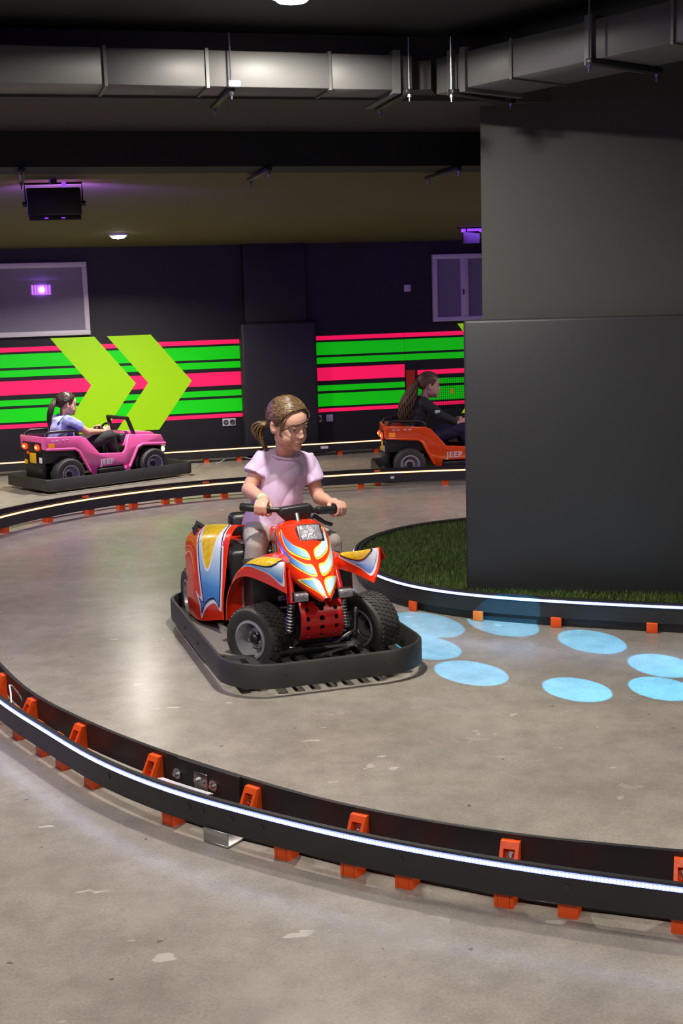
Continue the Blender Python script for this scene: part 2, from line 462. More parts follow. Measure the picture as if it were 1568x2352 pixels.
def hair_mat(name, c1, c2):
    m = mat(name, c1, 0.42); nt = m.node_tree; b = nt.nodes['Principled BSDF']
    tc = [n for n in nt.nodes if n.type == 'TEX_COORD'][0]
    mp = nt.nodes.new('ShaderNodeMapping'); mp.inputs['Scale'].default_value = (140, 12, 140); nt.links.new(tc.outputs['Object'], mp.inputs[0])
    t = nt.nodes.new('ShaderNodeTexNoise'); t.inputs['Scale'].default_value = 1.0; t.inputs['Detail'].default_value = 4; nt.links.new(mp.outputs[0], t.inputs[0])
    cr = nt.nodes.new('ShaderNodeValToRGB'); cr.color_ramp.elements[0].position = 0.35; cr.color_ramp.elements[1].position = 0.68
    cr.color_ramp.elements[0].color = (*c1, 1); cr.color_ramp.elements[1].color = (*c2, 1)
    nt.links.new(t.outputs['Fac'], cr.inputs[0]); nt.links.new(cr.outputs[0], b.inputs['Base Color'])
    return m
M['hair_light'] = hair_mat('light_brown_hair', (0.038, 0.020, 0.009), (0.16, 0.092, 0.040))
M['hair_gold'] = hair_mat('golden_brown_hair', (0.08, 0.045, 0.017), (0.27, 0.165, 0.07))
M['hair_dark'] = hair_mat('dark_brown_hair', (0.022, 0.011, 0.008), (0.06, 0.03, 0.02))
M['hair_mid'] = hair_mat('long_brown_hair', (0.06, 0.03, 0.012), (0.19, 0.10, 0.045))

# ------------------------------------------------------------------ the hall
def struct(name, mb, m, **k):
    o = mb.obj(name, m, **k); o['kind'] = 'structure'; return o

AW = math.atan(0.252)                       # the back wall turns 14 degrees
UW = Vector((math.cos(AW), math.sin(AW), 0)); NW = Vector((-math.sin(AW), math.cos(AW), 0))
W0 = NW * (NW.dot(Vector((0, 11.87, 0))))
MW = Matrix((UW, Vector((0, 0, 1)), -NW)).transposed().to_4x4(); MW.translation = W0   # wall frame: x along, y up, z out of the wall

struct('floor', MB().box((0, 4.5, -0.05), (15, 22, 0.1)), M['floor'])
wb = MB().box((0, 1.3, -0.1), (15, 2.8, 0.2))
wall_back = wb.obj('wall_back', M['black_wall']); wall_back.matrix_world = MW; wall_back['kind'] = 'structure'
struct('wall_left', MB().box((-6.2, 4.5, 1.35), (0.2, 22, 2.9)), M['black_wall'])
struct('wall_right', MB().box((6.2, 4.5, 1.35), (0.2, 22, 2.9)), M['black_wall'])
struct('wall_front', MB().box((0, -5.0, 1.35), (12.6, 0.2, 2.9)), M['black_wall'])

def wall_piece(name, poly, m, th=0.003, z=0.0):
    b = MB().prism(poly, z, z + th)
    return b.obj(name, m, wall_back)
bands = ((1.058, 1.098, 'pink'), (0.918, 1.038, 'green'), (0.836, 0.896, 'green'), (0.676, 0.800, 'pink'), (0.578, 0.632, 'green'), (0.432, 0.554, 'green'), (0.378, 0.412, 'pink'))
for z0, z1, m in bands:
    for u0, u1 in ((-2.4, 1.985), (2.55, 3.572)):
        wall_piece('stripe', [(u0, z0), (u1, z0), (u1, z1), (u0, z1)], M[m])
for z0, z1, m in bands[:3]:
    wall_piece('stripe', [(3.575, z0), (4.9, z0), (4.9, z1), (3.575, z1)], M[m])
def chevron(x0, w_, xin, xtip, z=0.003):
    zt, zm, zb = 1.168, 0.733, 0.298
    wall_piece('chevron', [(x0, zt), (x0 + w_, zt), (xtip, zm), (x0 + w_ + 0.03, zb), (x0 + 0.03, zb), (xin, zm)], M['lime'], 0.003, z)
chevron(0.262, 0.39, 0.597, 0.999); chevron(0.763, 0.395, 1.111, 1.511); chevron(4.115, 0.39, 4.45, 4.85)
# lower right: a netted gate leaf set into the wall with its own stripes
wall_piece('gate_panel', [(3.60, 0.10), (4.95, 0.10), (4.95, 0.83), (3.60, 0.83)], M['black_plastic'], 0.004)
for z0, z1, m in ((0.692, 0.736, 'pink'), (0.598, 0.650, 'green'), (0.440, 0.572, 'green'), (0.388, 0.422, 'pink')):
    wall_piece('stripe', [(3.70, z0), (4.9, z0), (4.9, z1), (3.70, z1)], M[m], 0.003, 0.004)
nb = MB()
for i in range(56): nb.box((3.70 + i * 0.0215, 0.50, 0.010), (0.0022, 0.30, 0.003))
for i in range(15): nb.box((4.30, 0.36 + i * 0.0215, 0.012), (1.2, 0.0022, 0.003))
net = nb.obj('net', M['dark_cloth'], wall_back); net['kind'] = 'stuff'
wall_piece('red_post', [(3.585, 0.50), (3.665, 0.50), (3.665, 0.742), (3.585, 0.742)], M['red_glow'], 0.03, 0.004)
wall_piece('emblem', [(4.03, 0.50), (4.06, 0.49), (4.06, 0.54), (4.03, 0.545)], M['amber'], 0.002, 0.014)

def pier(name, u0, u1, z0, z1, d, m, bev=0.02):
    b = MB().box(((u0 + u1) / 2, (z0 + z1) / 2, d / 2), (u1 - u0, z1 - z0, d))
    o = b.obj(name, m, bevel=bev); o.matrix_world = MW; o['kind'] = 'structure'; return o
pier('trim_1', 2.02, 2.60, 1.24, 1.97, 0.10, M['black_wall'], 0.005)
p = MB().box((2.323, 0.63, 0.07), (0.715, 1.235, 0.13)).obj('wall_padding', M['pad_dark'], bevel=0.03, segs=3); p.matrix_world = MW
tag(p, 'dark padded cover around the pier between the striped wall sections', 'padding')

# windows of the back wall
def window(name, u0, u1, z0, z1, mull, tilt):
    fr = MB(); d = 0.05; t = 0.045
    fr.box(((u0 + u1) / 2, z1 - t / 2, d / 2), (u1 - u0, t, d)); fr.box(((u0 + u1) / 2, z0 + t / 2, d / 2), (u1 - u0, t, d))
    fr.box((u0 + t / 2, (z0 + z1) / 2, d / 2), (t, z1 - z0 - 2 * t, d)); fr.box((u1 - t / 2, (z0 + z1) / 2, d / 2), (t, z1 - z0 - 2 * t, d))
    o = MB().box(((u0 + u1) / 2, (z0 + z1) / 2, 0.006), (u1 - u0 - 0.02, z1 - z0 - 0.02, 0.012)).obj(name, M['dark_cloth']); o.matrix_world = MW
    o['kind'] = 'structure'
    fr.obj('window_frame', M['upvc'], o, bevel=0.006)
    spans = []
    x = u0 + t
    for m_ in mull:
        MB().box((m_, (z0 + z1) / 2, d / 2), (0.075, z1 - z0 - 2 * t, d + 0.004)).obj('mullion', M['upvc'], o, bevel=0.006)
        spans.append((x, m_ - 0.035)); x = m_ + 0.035
    spans.append((x, u1 - t))
    for a, b in spans:
        q = MB().box((0, 0, 0), (b - a, z1 - z0 - 2 * t, 0.006)).obj('pane', M['pane'], o)
        q.location = ((a + b) / 2, (z0 + z1) / 2, 0.026); q.rotation_euler = (math.radians(tilt), math.radians(-0.49), 0)
    return o
window('window_1', -0.98, 0.62, 1.188, 1.832, (), -1.56)
w2 = window('window_2', 3.862, 4.98, 1.194, 1.83, (4.182, 4.75), -0.75)
MB().box((4.165, 1.47, 0.056), (0.012, 0.05, 0.012)).obj('window_handle', M['black_plastic'], w2)

# ceiling levels: near ceiling, soffit behind the duct, black beam, lower board ceiling of the far lane
def slab(name, pts, z0, z1, m):
    b = MB().prism(pts, z0, z1); return struct(name, b, m)
def lw(x, y0): return y0 + 0.252 * x       # a line across the hall parallel to the back wall
slab('ceiling', [(-7, -5), (7, -5), (7, lw(7, 5.25)), (-7, lw(-7, 5.25))], 2.46, 2.5, M['ceil'])
slab('trim_2', [(-7, lw(-7, 5.22)), (7, lw(7, 5.22)), (7, lw(7, 6.25)), (-7, lw(-7, 6.25))], 2.21, 2.5, M['soffit'])
slab('trim_3', [(-7, lw(-7, 6.16)), (7, lw(7, 6.16)), (7, lw(7, 6.46)), (-7, lw(-7, 6.46))], 2.05, 2.5, M['beam'])
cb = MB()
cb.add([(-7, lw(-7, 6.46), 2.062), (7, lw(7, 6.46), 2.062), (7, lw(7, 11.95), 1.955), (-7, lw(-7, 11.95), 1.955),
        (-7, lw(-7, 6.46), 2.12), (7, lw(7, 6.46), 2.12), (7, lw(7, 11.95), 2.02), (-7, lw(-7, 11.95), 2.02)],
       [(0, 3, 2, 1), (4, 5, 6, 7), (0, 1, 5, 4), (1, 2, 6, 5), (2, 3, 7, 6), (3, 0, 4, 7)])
struct('ceiling_board', cb, M['lime_bounce_board'])

# the big square pillar with its padded cover
PA = math.radians(-13)
pil = MB().box((0.58, 0.45, 1.29), (1.10, 0.84, 2.38)).obj('pillar', M['column']); pil.location = (0.565, 5.46, 0); pil.rotation_euler = (0, 0, PA); pil['kind'] = 'structure'
pil.data.transform(Matrix.Translation((0.035, 0.05, 0)))
pc = empty('pillar_padding', (0.565, 5.46, 0), PA, 'tall charcoal vinyl crash padding around the square pillar on the grass island', 'padding')
MB().box((0.60, 0.022, 0.705), (1.22, 0.06, 1.21)).obj('front_pad', M['pad'], pc, bevel=0.014, segs=3)
MB().box((0.02, 0.50, 0.703), (0.055, 0.90, 1.205)).obj('side_pad', M['pad'], pc, bevel=0.014, segs=3)
MB().box((1.205, 0.50, 0.703), (0.055, 0.90, 1.205)).obj('side_pad', M['pad'], pc, bevel=0.014, segs=3)

# ------------------------------------------------------------------ ducts under the ceiling
DU = Vector((math.cos(AW), math.sin(AW), 0))
def duct(name, p0, p1, width, z0, z1, seams, label, flanges=()):
    p0 = Vector((*p0, 0)); p1 = Vector((*p1, 0)); L = (p1 - p0).length; d = (p1 - p0).normalized()
    r = empty(name, (p0.x, p0.y, z0), math.atan2(d.y, d.x), label, 'duct')
    cuts = [0] + list(seams) + [L]
    h = z1 - z0
    for a, b in zip(cuts, cuts[1:]):
        MB().box(((a + b) / 2, width / 2, h / 2), (b - a - 0.003, width, h)).obj('panel', M['duct'], r, bevel=0.003, segs=1)
    for s in seams:
        MB().box((s, width / 2, h / 2), (0.012, width + 0.014, h + 0.012)).obj('seam', M['duct_seam'], r)
    for s in flanges:
        MB().box((s, width / 2, h / 2), (0.030, width + 0.03, h + 0.03)).obj('flange', M['duct_seam'], r)
    return r
e0 = (-4.2, 4.735 - 0.251 * 3.0)
duct('air_duct', (-4.1, 3.815), (0.335, 5.115), 0.36, 2.22, 2.352, [0.9, 1.8, 2.45, 3.42, 3.80, 4.28], 'long grey sheet metal duct running across under the ceiling', (4.55,))
duct('air_duct', (0.43, 5.20), (1.60, 3.72), 0.30, 2.215, 2.352, [0.42, 1.15], 'grey duct branch turning towards the camera above the pillar', (0.10, 0.17, 0.80))
MB().box((0, 0, 0), (0.16, 0.30, 0.11)).obj('duct_elbow', M['soffit'])
el_ = bpy.data.objects['duct_elbow']; el_.location = (0.36, 5.32, 2.285); el_.rotation_euler = (0, 0, -0.2)
tag(el_, 'dark elbow joining the cross duct and the branch duct', 'duct')
def hanger(x, y, ang, l, zb, zt, label, rods=True):
    r = empty('duct_hanger', (x, y, zb), ang, label, 'hanger', 'duct hangers')
    MB().box((0, l / 2 - 0.03, -0.012), (0.03, l, 0.022)).obj('channel', M['dark_steel'], r, bevel=0.003, segs=1)
    for yy in (-0.025, l - 0.03 - 0.02):
        MB().cyl((0, yy, -0.05), (0, yy, zt - zb if rods else -0.002), 0.004, 8).obj('threaded_rod', M['steel'], r)
        MB().cyl((0, yy, -0.034), (0, yy, -0.024), 0.009, 6).obj('nut', M['steel'], r)
    return r
hb = hanger(-0.372, 4.905, AW, 0.44, 2.22, 2.41, 'hanger bar with a white clamp under the middle of the cross duct')
MB().box((0.008, -0.045, 0.002), (0.045, 0.03, 0.022)).obj('clamp', M['white_plastic'], hb, bevel=0.003)
hanger(0.31, 5.085, AW, 0.44, 2.22, 2.41, 'hanger bar under the cross duct beside the elbow')
hanger(-1.335, 4.68, AW, 0.44, 2.22, 2.41, 'hanger bar under the cross duct at the left edge of the picture')
hanger(0.50, 5.09, -0.8, 0.40, 2.215, 2.41, 'first hanger bar of the branch duct, next to the elbow')
hanger(0.93, 4.53, -0.9, 0.40, 2.215, 2.41, 'hanger bar across the branch duct above the pillar')
hanger(0.62, 6.30, AW, 0.5, 2.045, 2.2, 'thin bar fixed under the black beam by the pillar', False)
hanger(-0.30, 6.08, AW, 0.5, 2.045, 2.2, 'thin bar fixed under the middle of the black beam', False)
hanger(-1.40, 5.80, AW, 0.5, 2.045, 2.2, 'thin bar fixed under the left end of the black beam', False)

# ------------------------------------------------------------------ lamps and fittings
def downlight(x, y, z, label, power, r=0.085, spread=2.6):
    o = empty('ceiling_lamp', (x, y, z), 0, label, 'lamp')
    MB().lathe([(r, 0), (r, -0.016), (r * 0.93, -0.024), (r * 0.86, -0.022), (r * 0.86, -0.012)], 32).obj('rim', M['white_plastic'], o, smooth=40)
    MB().lathe([(r * 0.86, -0.012), (r * 0.84, -0.022), (r * 0.6, -0.040), (0, -0.046)], 32).obj('diffuser', M['lamp'], o, smooth=60)
    area((x, y, z - 0.055), (x, y, 0), power, 0.13, WARM, spread=spread)
downlight(-0.115, 4.47, 2.46, 'round white downlight at the top edge of the picture', 52, spread=2.98)
downlight(-1.68, 9.95, 1.993, 'round white downlight on the far ceiling above the striped wall', 46, 0.075)

fl = empty('ultraviolet_flood', (-1.395, 6.42, 1.945), 0.12, 'black flood light box with a yoke under the left ceiling, its face to the wall', 'flood light')
MB().box((0, 0, 0), (0.265, 0.05, 0.135)).obj('housing', M['black_plastic'], fl, bevel=0.006)
MB().box((0, 0.01, -0.078), (0.255, 0.05, 0.022)).obj('driver_tray', M['dark_cloth'], fl, bevel=0.003)
MB().tube([(-0.14, 0, -0.01), (-0.142, 0, 0.09), (0.142, 0, 0.09), (0.14, 0, -0.01)], 0.006, 6).obj('yoke', M['black_plastic'], fl)
for s in (-1, 1): MB().cyl((s * 0.132, 0, -0.01), (s * 0.155, 0, -0.01), 0.014, 12).obj('knob', M['black_plastic'], fl)
MB().cyl((0, 0, 0.088), (0, 0, 0.115), 0.02, 12).obj('ceiling_mount', M['dark_steel'], fl)
MB().box((0.055, -0.028, 0.083), (0.022, 0.004, 0.02)).obj('glow_slot', M['uv_soft'], fl)
for i in (-1, 1): MB().box((i * 0.042, -0.017, -0.08), (0.018, 0.006, 0.005)).obj('status_lamp', M['uv_soft'], fl)
lb = MB()
for i in range(7):
    for j in range(5): lb.ell((-0.105 + i * 0.035, 0.028, -0.05 + j * 0.025), (0.0105, 0.004, 0.008), n=8, k=4)
lb.obj('led_matrix', M['uv'], fl)
spot((-1.395, 6.47, 1.945), (-1.9, 11.3, 1.0), 60, 2.4, UV, 0.6, 0.012)
fl2 = empty('ultraviolet_tube', (1.20, 10.6, 1.965), 0.1, 'purple glowing light bar under the ceiling left of the pillar', 'light bar')
MB().box((0, 0, 0.018), (0.34, 0.03, 0.014)).obj('housing', M['black_plastic'], fl2, bevel=0.003)
MB().cyl((-0.13, -0.006, 0.0), (0.17, -0.006, 0.0), 0.016, 12).obj('tube', M['uv_soft'], fl2, smooth=40)
MB().cyl((-0.085, -0.006, 0.0), (-0.095, -0.006, 0.0), 0.018, 12).obj('clip', M['black_plastic'], fl2)
MB().box((-0.05, 0.0, -0.06), (0.14, 0.05, 0.10)).obj('head', M['dark_cloth'], fl2, bevel=0.005)
area((1.20, 10.55, 1.93), (1.0, 10.9, 0.8), 3, 0.25, UV)

def wall_fit(name, u, z, w_, h_, label, cat, sockets=0, m='white_plastic'):
    o = MB().box((0, 0, 0.006), (w_, h_, 0.012)).obj(name, M[m], bevel=0.003)
    o.matrix_world = MW @ Matrix.Translation((u, z, 0)); tag(o, label, cat)
    for i in range(sockets):
        x = (i - (sockets - 1) / 2) * 0.062
        MB().lathe([(0.024, 0.012), (0.024, 0.016), (0.019, 0.016), (0.018, 0.008), (0, 0.008)], 16, Matrix.Translation((x, 0.0, 0))).obj('socket', M['black_plastic'], o)
    return o
wall_fit('wall_socket', 1.842, 0.332, 0.125, 0.07, 'white double power socket under the stripes left of the padded pier', 'socket', 2)
wall_fit('wall_socket', 2.70, 0.32, 0.062, 0.066, 'white socket half hidden behind the padded pier and the girl', 'socket', 1)
s_ = wall_fit('wall_switch', 2.81, 0.32, 0.066, 0.068, 'small white square cover plate low on the wall right of the girl', 'switch')
MB().box((0, 0, 0.014), (0.036, 0.040, 0.005)).obj('rocker', M['white_plastic'], s_, bevel=0.001)
s_ = wall_fit('wall_switch', 3.615, 1.52, 0.066, 0.066, 'small white switch high on the dark wall left of the right window', 'switch')
MB().box((0, 0, 0.014), (0.036, 0.040, 0.005)).obj('rocker', M['white_plastic'], s_, bevel=0.001)

# ------------------------------------------------------------------ crash barriers
def bracket_mesh():
    b = MB(); w_ = 0.046
    prof = [(0.0, 0.0), (0.052, 0.0), (0.056, 0.040), (0.016, 0.113), (0.0, 0.113)]
    Mx = Matrix(((0, 0, 1, 0), (1, 0, 0, 0), (0, 1, 0, 0), (0, 0, 0, 1)))
    for x0 in (-w_ / 2, w_ / 2 - 0.009): b.prism(prof, x0, x0 + 0.009, Mx)
    b.box((0, 0.0052, 0.070), (w_ - 0.016, 0.008, 0.080))
    b.prism([(0.0, 0.0), (0.052, 0.0), (0.056, 0.040), (0.050, 0.051), (0.0, 0.035)], -w_ / 2 + 0.008, w_ / 2 - 0.008, Mx)
    b.prism([(0.0, 0.098), (0.0245, 0.098), (0.016, 0.113), (0.0, 0.113)], -w_ / 2 + 0.008, w_ / 2 - 0.008, Mx)
    return b.mesh('bracket', M['orange'])
BRK = bracket_mesh()
bb_ = MB().cyl((0, 0.008, 0.074), (0, 0.011, 0.074), 0.014, 14); bb_.cyl((0, 0.011, 0.074), (0, 0.020, 0.074), 0.0075, 6); bb_.cyl((0, 0.02, 0.074), (0, 0.03, 0.074), 0.004, 8)
BOLT = bb_.mesh('bolt', M['steel'], 40)
HEAD = MB().cyl((0, -0.0145, 0), (0, -0.0118, 0), 0.0085, 12).mesh('bolt_head', M['dark_steel'], 40)

def barrier(name, label, led_path, sep, feet_led, feet_other, led='warm', other_led=True, heads=(), zled=0.113, extra=None, both_led=True, ends=False):
    """double board barrier. led_path: plan line of the board whose light strip the picture shows;
    sep: signed distance of the second board (positive to the left of the path)"""
    A = relax(path(led_path, 0.05))
    r = empty(name, (0, 0, 0), 0, label, 'barrier')
    B = relax(path(extra, 0.05)) if extra is not None else offset(A, sep)
    sg = 1 if sep > 0 else -1
    for P in (A, B):
        mb = MB(); band(mb, P, 0.040, 0.125, 0.013); mb.obj('board', M['board'], r, smooth=30)
    cold = led == 'cold'
    for P, out in ((A, -sg), (B, sg)):
        if P is B and not both_led: continue
        lens = MB(); band(lens, offset(P, out * 0.0085), zled - 0.006, zled + 0.006, 0.004)
        lens.obj('light_strip', M['led_lens_cold' if cold else 'led_halo'], r, smooth=30)
        if cold:
            Q = path(offset(P, out * 0.0112)[::2], 0.0088); N = normals2(Q); dm = MB()
            for q, n_ in zip(Q, N):
                t_ = Vector((n_[1], -n_[0], 0)); n3 = Vector((n_[0], n_[1], 0)); c = Vector((q[0], q[1], zled))
                vs = []
                for k in range(6):
                    a = k * math.pi / 3; vs.append(c + t_ * 0.0030 * math.cos(a) + Vector((0, 0, 0.0045 * math.sin(a))))
                vs.append(c + n3 * 0.002 * out)
                dm.add(vs, [(k, (k + 1) % 6, 6) for k in range(6)])
            o = dm.obj('led_row', M['led_cold'], r); o['kind'] = 'stuff'
        else:
            core = MB(); band(core, offset(P, out * 0.0112), zled - 0.003, zled + 0.003, 0.003)
            core.obj('led_row', M['led_warm'], r, smooth=30)
    def put(P, pt, inward):
        i = int(np.argmin(np.linalg.norm(P - np.array(pt), axis=1))); N = normals2(P)[i] * inward
        loc = Vector((P[i][0] + N[0] * 0.007, P[i][1] + N[1] * 0.007, 0))
        Y_ = Vector((N[0], N[1], 0)); X_ = Vector((N[1], -N[0], 0))
        mm = Matrix((X_, Y_, Vector((0, 0, 1)))).transposed().to_4x4(); mm.translation = loc
        b = link('bracket', BRK, r, mm); link('bolt', BOLT, b)
        return mm
    for f in feet_led: put(A, f, sg)
    for f in feet_other: put(B, f, -sg)
    for hpt in heads:
        i = int(np.argmin(np.linalg.norm(A - np.array(hpt), axis=1))); N = normals2(A)[i] * sg
        mm = Matrix((Vector((N[1], -N[0], 0)), Vector((N[0], N[1], 0)), Vector((0, 0, 1)))).transposed().to_4x4(); mm.translation = (A[i][0] + N[0] * 0.006, A[i][1] + N[1] * 0.006, 0.082)
        link('bolt_head', HEAD, r, mm)
    return r, A, B

near_led = [(-1.62, 5.05), (-1.40, 4.46), (-1.17, 4.03), (-0.95, 3.73), (-0.76, 3.47), (-0.61, 3.31), (-0.50, 3.205), (-0.35, 3.09), (-0.18, 2.975), (-0.01, 2.865), (0.20, 2.755), (0.39, 2.665), (0.57, 2.595), (0.72, 2.54), (0.95, 2.46), (1.35, 2.36)]
near_far = [(-1.70, 5.45), (-1.49, 4.85), (-1.27, 4.42), (-1.11, 4.12), (-0.92, 3.865), (-0.66, 3.575), (-0.48, 3.405), (-0.33, 3.275), (-0.12, 3.10), (0.10, 2.96), (0.41, 2.81), (0.77, 2.70), (1.0, 2.63), (1.40, 2.53)]
near_led_feet = [(-1.118, 3.95), (-0.989, 3.78), (-0.88, 3.664), (-0.765, 3.501), (-0.494, 3.214), (-0.192, 2.98), (0.0, 2.86), (0.136, 2.78), (0.354, 2.68), (0.488, 2.62), (0.709, 2.545), (0.93, 2.46), (-1.3, 4.25)]
nb_, NA, NB = barrier('crash_barrier', 'black double board track barrier with white light strip and orange brackets in the foreground', near_led, 0.17,
                      near_led_feet,
                      [(-1.25, 4.36), (-1.064, 4.06), (-0.823, 3.757), (-0.563, 3.494), (-0.264, 3.225), (0.047, 2.99), (0.40, 2.81), (0.751, 2.705), (1.05, 2.62)],
                      'cold', heads=[(-0.369, 3.117), (-0.41, 3.145), (-0.325, 3.085), (-0.222, 2.995), (0.117, 2.79), (0.48, 2.622), (0.84, 2.5), (-0.70, 3.40)], extra=near_far)
# joint of the inner board: a lapping board, a steel plate and two big washers
def at_path(P, pt, inward, z, off=0.0):
    i = int(np.argmin(np.linalg.norm(P - np.array(pt), axis=1))); N = normals2(P)[i] * inward
    mm = Matrix((Vector((N[1], -N[0], 0)), Vector((N[0], N[1], 0)), Vector((0, 0, 1)))).transposed().to_4x4()
    mm.translation = (P[i][0] + N[0] * off, P[i][1] + N[1] * off, z); return mm
i0 = int(np.argmin(np.linalg.norm(NB - np.array((-0.50, 3.42)), axis=1))); i1 = int(np.argmin(np.linalg.norm(NB - np.array((-0.30, 3.25)), axis=1)))
lap = MB(); band(lap, offset(NB[i0:i1 + 1], -0.0125), 0.045, 0.128, 0.011); lap.obj('joint_board', M['board'], nb_, smooth=30)
mm = at_path(NB, (-0.417, 3.345), -1, 0.082, 0.020)
o = MB().box((0, 0, 0), (0.055, 0.003, 0.05)).obj('joint_plate', M['steel'], nb_, bevel=0.001); o.matrix_local = mm
for dx in (-0.014, 0.014):
    MB().cyl((dx, 0.0, 0.004), (dx, 0.010, 0.004), 0.0075, 6).obj('bolt', M['steel'], o)
for pt in ((-0.467, 3.40), (-0.352, 3.295)):
    mm = at_path(NB, pt, -1, 0.082, 0.019)
    c_ = MB().cyl((0, 0, 0), (0, 0.003, 0), 0.016, 16); c_.cyl((0, 0, 0), (0, 0.014, 0), 0.007, 6)
    o = c_.obj('washer', M['steel'], nb_, smooth=40); o.matrix_local = mm
mm = at_path(NA, (-0.335, 3.082), 1, 0.0, 0.0)
o = MB().box((0, 0.04, 0.004), (0.085, 0.11, 0.005)); o.box((0, -0.012, 0.022), (0.085, 0.004, 0.04)); o = o.obj('floor_plate', M['steel'], nb_, bevel=0.001); o.matrix_local = mm
mid = (path(near_led, 0.1))
for k, d in enumerate((0.058, 0.074, 0.092, 0.108)):
    P = offset(mid, d + 0.0); pts = [(p[0] + 0.004 * math.sin(i * 1.3 + k), p[1] + 0.004 * math.cos(i * 0.9 + k), 0.0045) for i, p in enumerate(P)]
    MB().tube(pts, 0.0042, 6).obj('cable', M['cable'], nb_, smooth=60)
wl_ = at_path(NA, (-1.17, 4.03), 1, 0, 0)
MB().tube([wl_ @ Vector(q) for q in ((0.05, 0.02, 0.10), (0.02, 0.03, 0.135), (-0.02, 0.04, 0.15), (-0.06, 0.06, 0.135), (-0.075, 0.09, 0.09), (-0.06, 0.11, 0.03))], 0.0028, 6).obj('loose_wire', M['white_cable'], nb_, smooth=60)
for k in range(3):
    MB().tube([Vector((NA[j][0], NA[j][1], 0.0)) + Vector((normals2(NA)[j][0], normals2(NA)[j][1], 0)) * (0.022 + 0.008 * k) + Vector((0, 0, 0.118 - 0.002 * k)) for j in range(int(np.argmin(np.linalg.norm(NA - np.array((-0.56, 3.26)), axis=1))), int(np.argmin(np.linalg.norm(NA - np.array((-0.40, 3.13)), axis=1))) + 1)], 0.002, 6).obj('wire', M['white_cable'], nb_, smooth=60)

inner = [(-2.42, 6.9), (-2.34, 7.4), (-2.19, 7.86), (-1.99, 8.22), (-1.76, 8.5), (-1.5, 8.73), (-1.12, 8.97), (-0.72, 9.13), (-0.1, 9.30), (0.4, 9.39), (0.97, 9.42), (1.6, 9.40), (2.3, 9.32)]
ib_, IA, IB = barrier('crash_barrier', 'curved barrier with warm light strip behind the girl, far side of her lane', inner, 0.17,
        [(-2.156, 7.93), (-1.95, 8.22), (-1.714, 8.5), (-1.53, 8.69), (-1.455, 8.75), (-1.245, 8.88), (-1.172, 8.93), (-0.858, 9.06), (0.142, 9.35), (0.824, 9.41), (1.5, 9.41)],
        [(-1.8, 8.7), (-1.0, 9.2), (0.3, 9.55)], 'warm')
MB().box((0.385, 9.385, 0.075), (0.05, 0.012, 0.018)).obj('label_plate', M['white_plastic'], ib_)
outer = [(-5.9, 9.75), (-4.5, 10.24), (-2.95, 10.74), (-2.0, 11.04), (-1.11, 11.28), (-0.32, 11.47), (0.42, 11.65), (1.5, 11.9), (2.6, 12.14)]
ob_, OA, OB = barrier('crash_barrier', 'straight barrier with warm light strip along the foot of the striped back wall', outer, 0.075,
        [(-2.864, 11.06), (-2.3, 10.95), (-1.566, 11.36), (-1.262, 11.413), (-0.941, 11.431), (0.001, 11.625), (0.332, 11.712), (1.2, 11.85)],
        [], 'warm', both_led=False)
for a, b in (((-1.43, 11.12), (-1.28, 11.14)), ((-0.86, 11.29), (-0.68, 11.3)), ((-1.05, 11.22), (-1.12, 11.15))):
    MB().tube([(a[0], a[1], 0.03), ((a[0] + b[0]) / 2, (a[1] + b[1]) / 2 - 0.02, 0.012), (b[0], b[1], 0.004)], 0.003, 6).obj('cable', M['white_cable'], ob_)
MB().box((-0.14, 11.50, 0.078), (0.07, 0.01, 0.022)).obj('label_plate', M['white_plastic'], ob_)

# grass island with its own barrier
isl = [(2.6, 4.74), (2.0, 4.83), (1.4, 5.0), (0.89, 5.18), (0.59, 5.32), (0.39, 5.46), (0.23, 5.65), (0.11, 5.95), (0.06, 6.32), (0.10, 6.62), (0.28, 6.95), (0.55, 7.16), (0.85, 7.27), (1.4, 7.30), (2.0, 7.2)]
sb_, SA, SB = barrier('crash_barrier', 'curved barrier with white light strip edging the grass island at right', isl, -0.02,
        [], [], 'cold', heads=[(0.283, 5.566), (0.565, 5.326), (0.903, 5.163), (1.266, 5.034)], both_led=False)
# feet of this barrier face the track: short orange blocks in front of the lower edge
for pt in ((0.308, 5.552), (0.566, 5.317), (0.904, 5.158), (1.26, 5.03), (1.62, 4.92)):
    mm = at_path(SA, pt, 1, 0.0, 0.008)
    o = MB().box((0, 0.006, 0.022), (0.046, 0.012, 0.044)).obj('foot', M['orange'], sb_, bevel=0.002); o.matrix_local = mm
sk = MB(); band(sk, offset(SA, -0.02), 0.0, 0.05, 0.012); sk.obj('skirt', M['board'], sb_, smooth=30)
TURF_Z = 0.100
gp = [tuple(p) for p in offset(SA, -0.036)]
gi = MB().prism(gp, 0.0, TURF_Z).obj('grass_island', M['turf'])
tag(gi, 'raised island of green artificial grass around the padded pillar', 'grass')
def inside(p, poly):
    c = False; n = len(poly); x, y = p
    for i in range(n):
        x0, y0 = poly[i]; x1, y1 = poly[i - 1]
        if (y0 > y) != (y1 > y) and x < (x1 - x0) * (y - y0) / (y1 - y0) + x0: c = not c
    return c
bl = MB(); g = np.random.default_rng(4); cnt = 0
ca, sa = math.cos(PA), math.sin(PA)
vs = []; fs = []
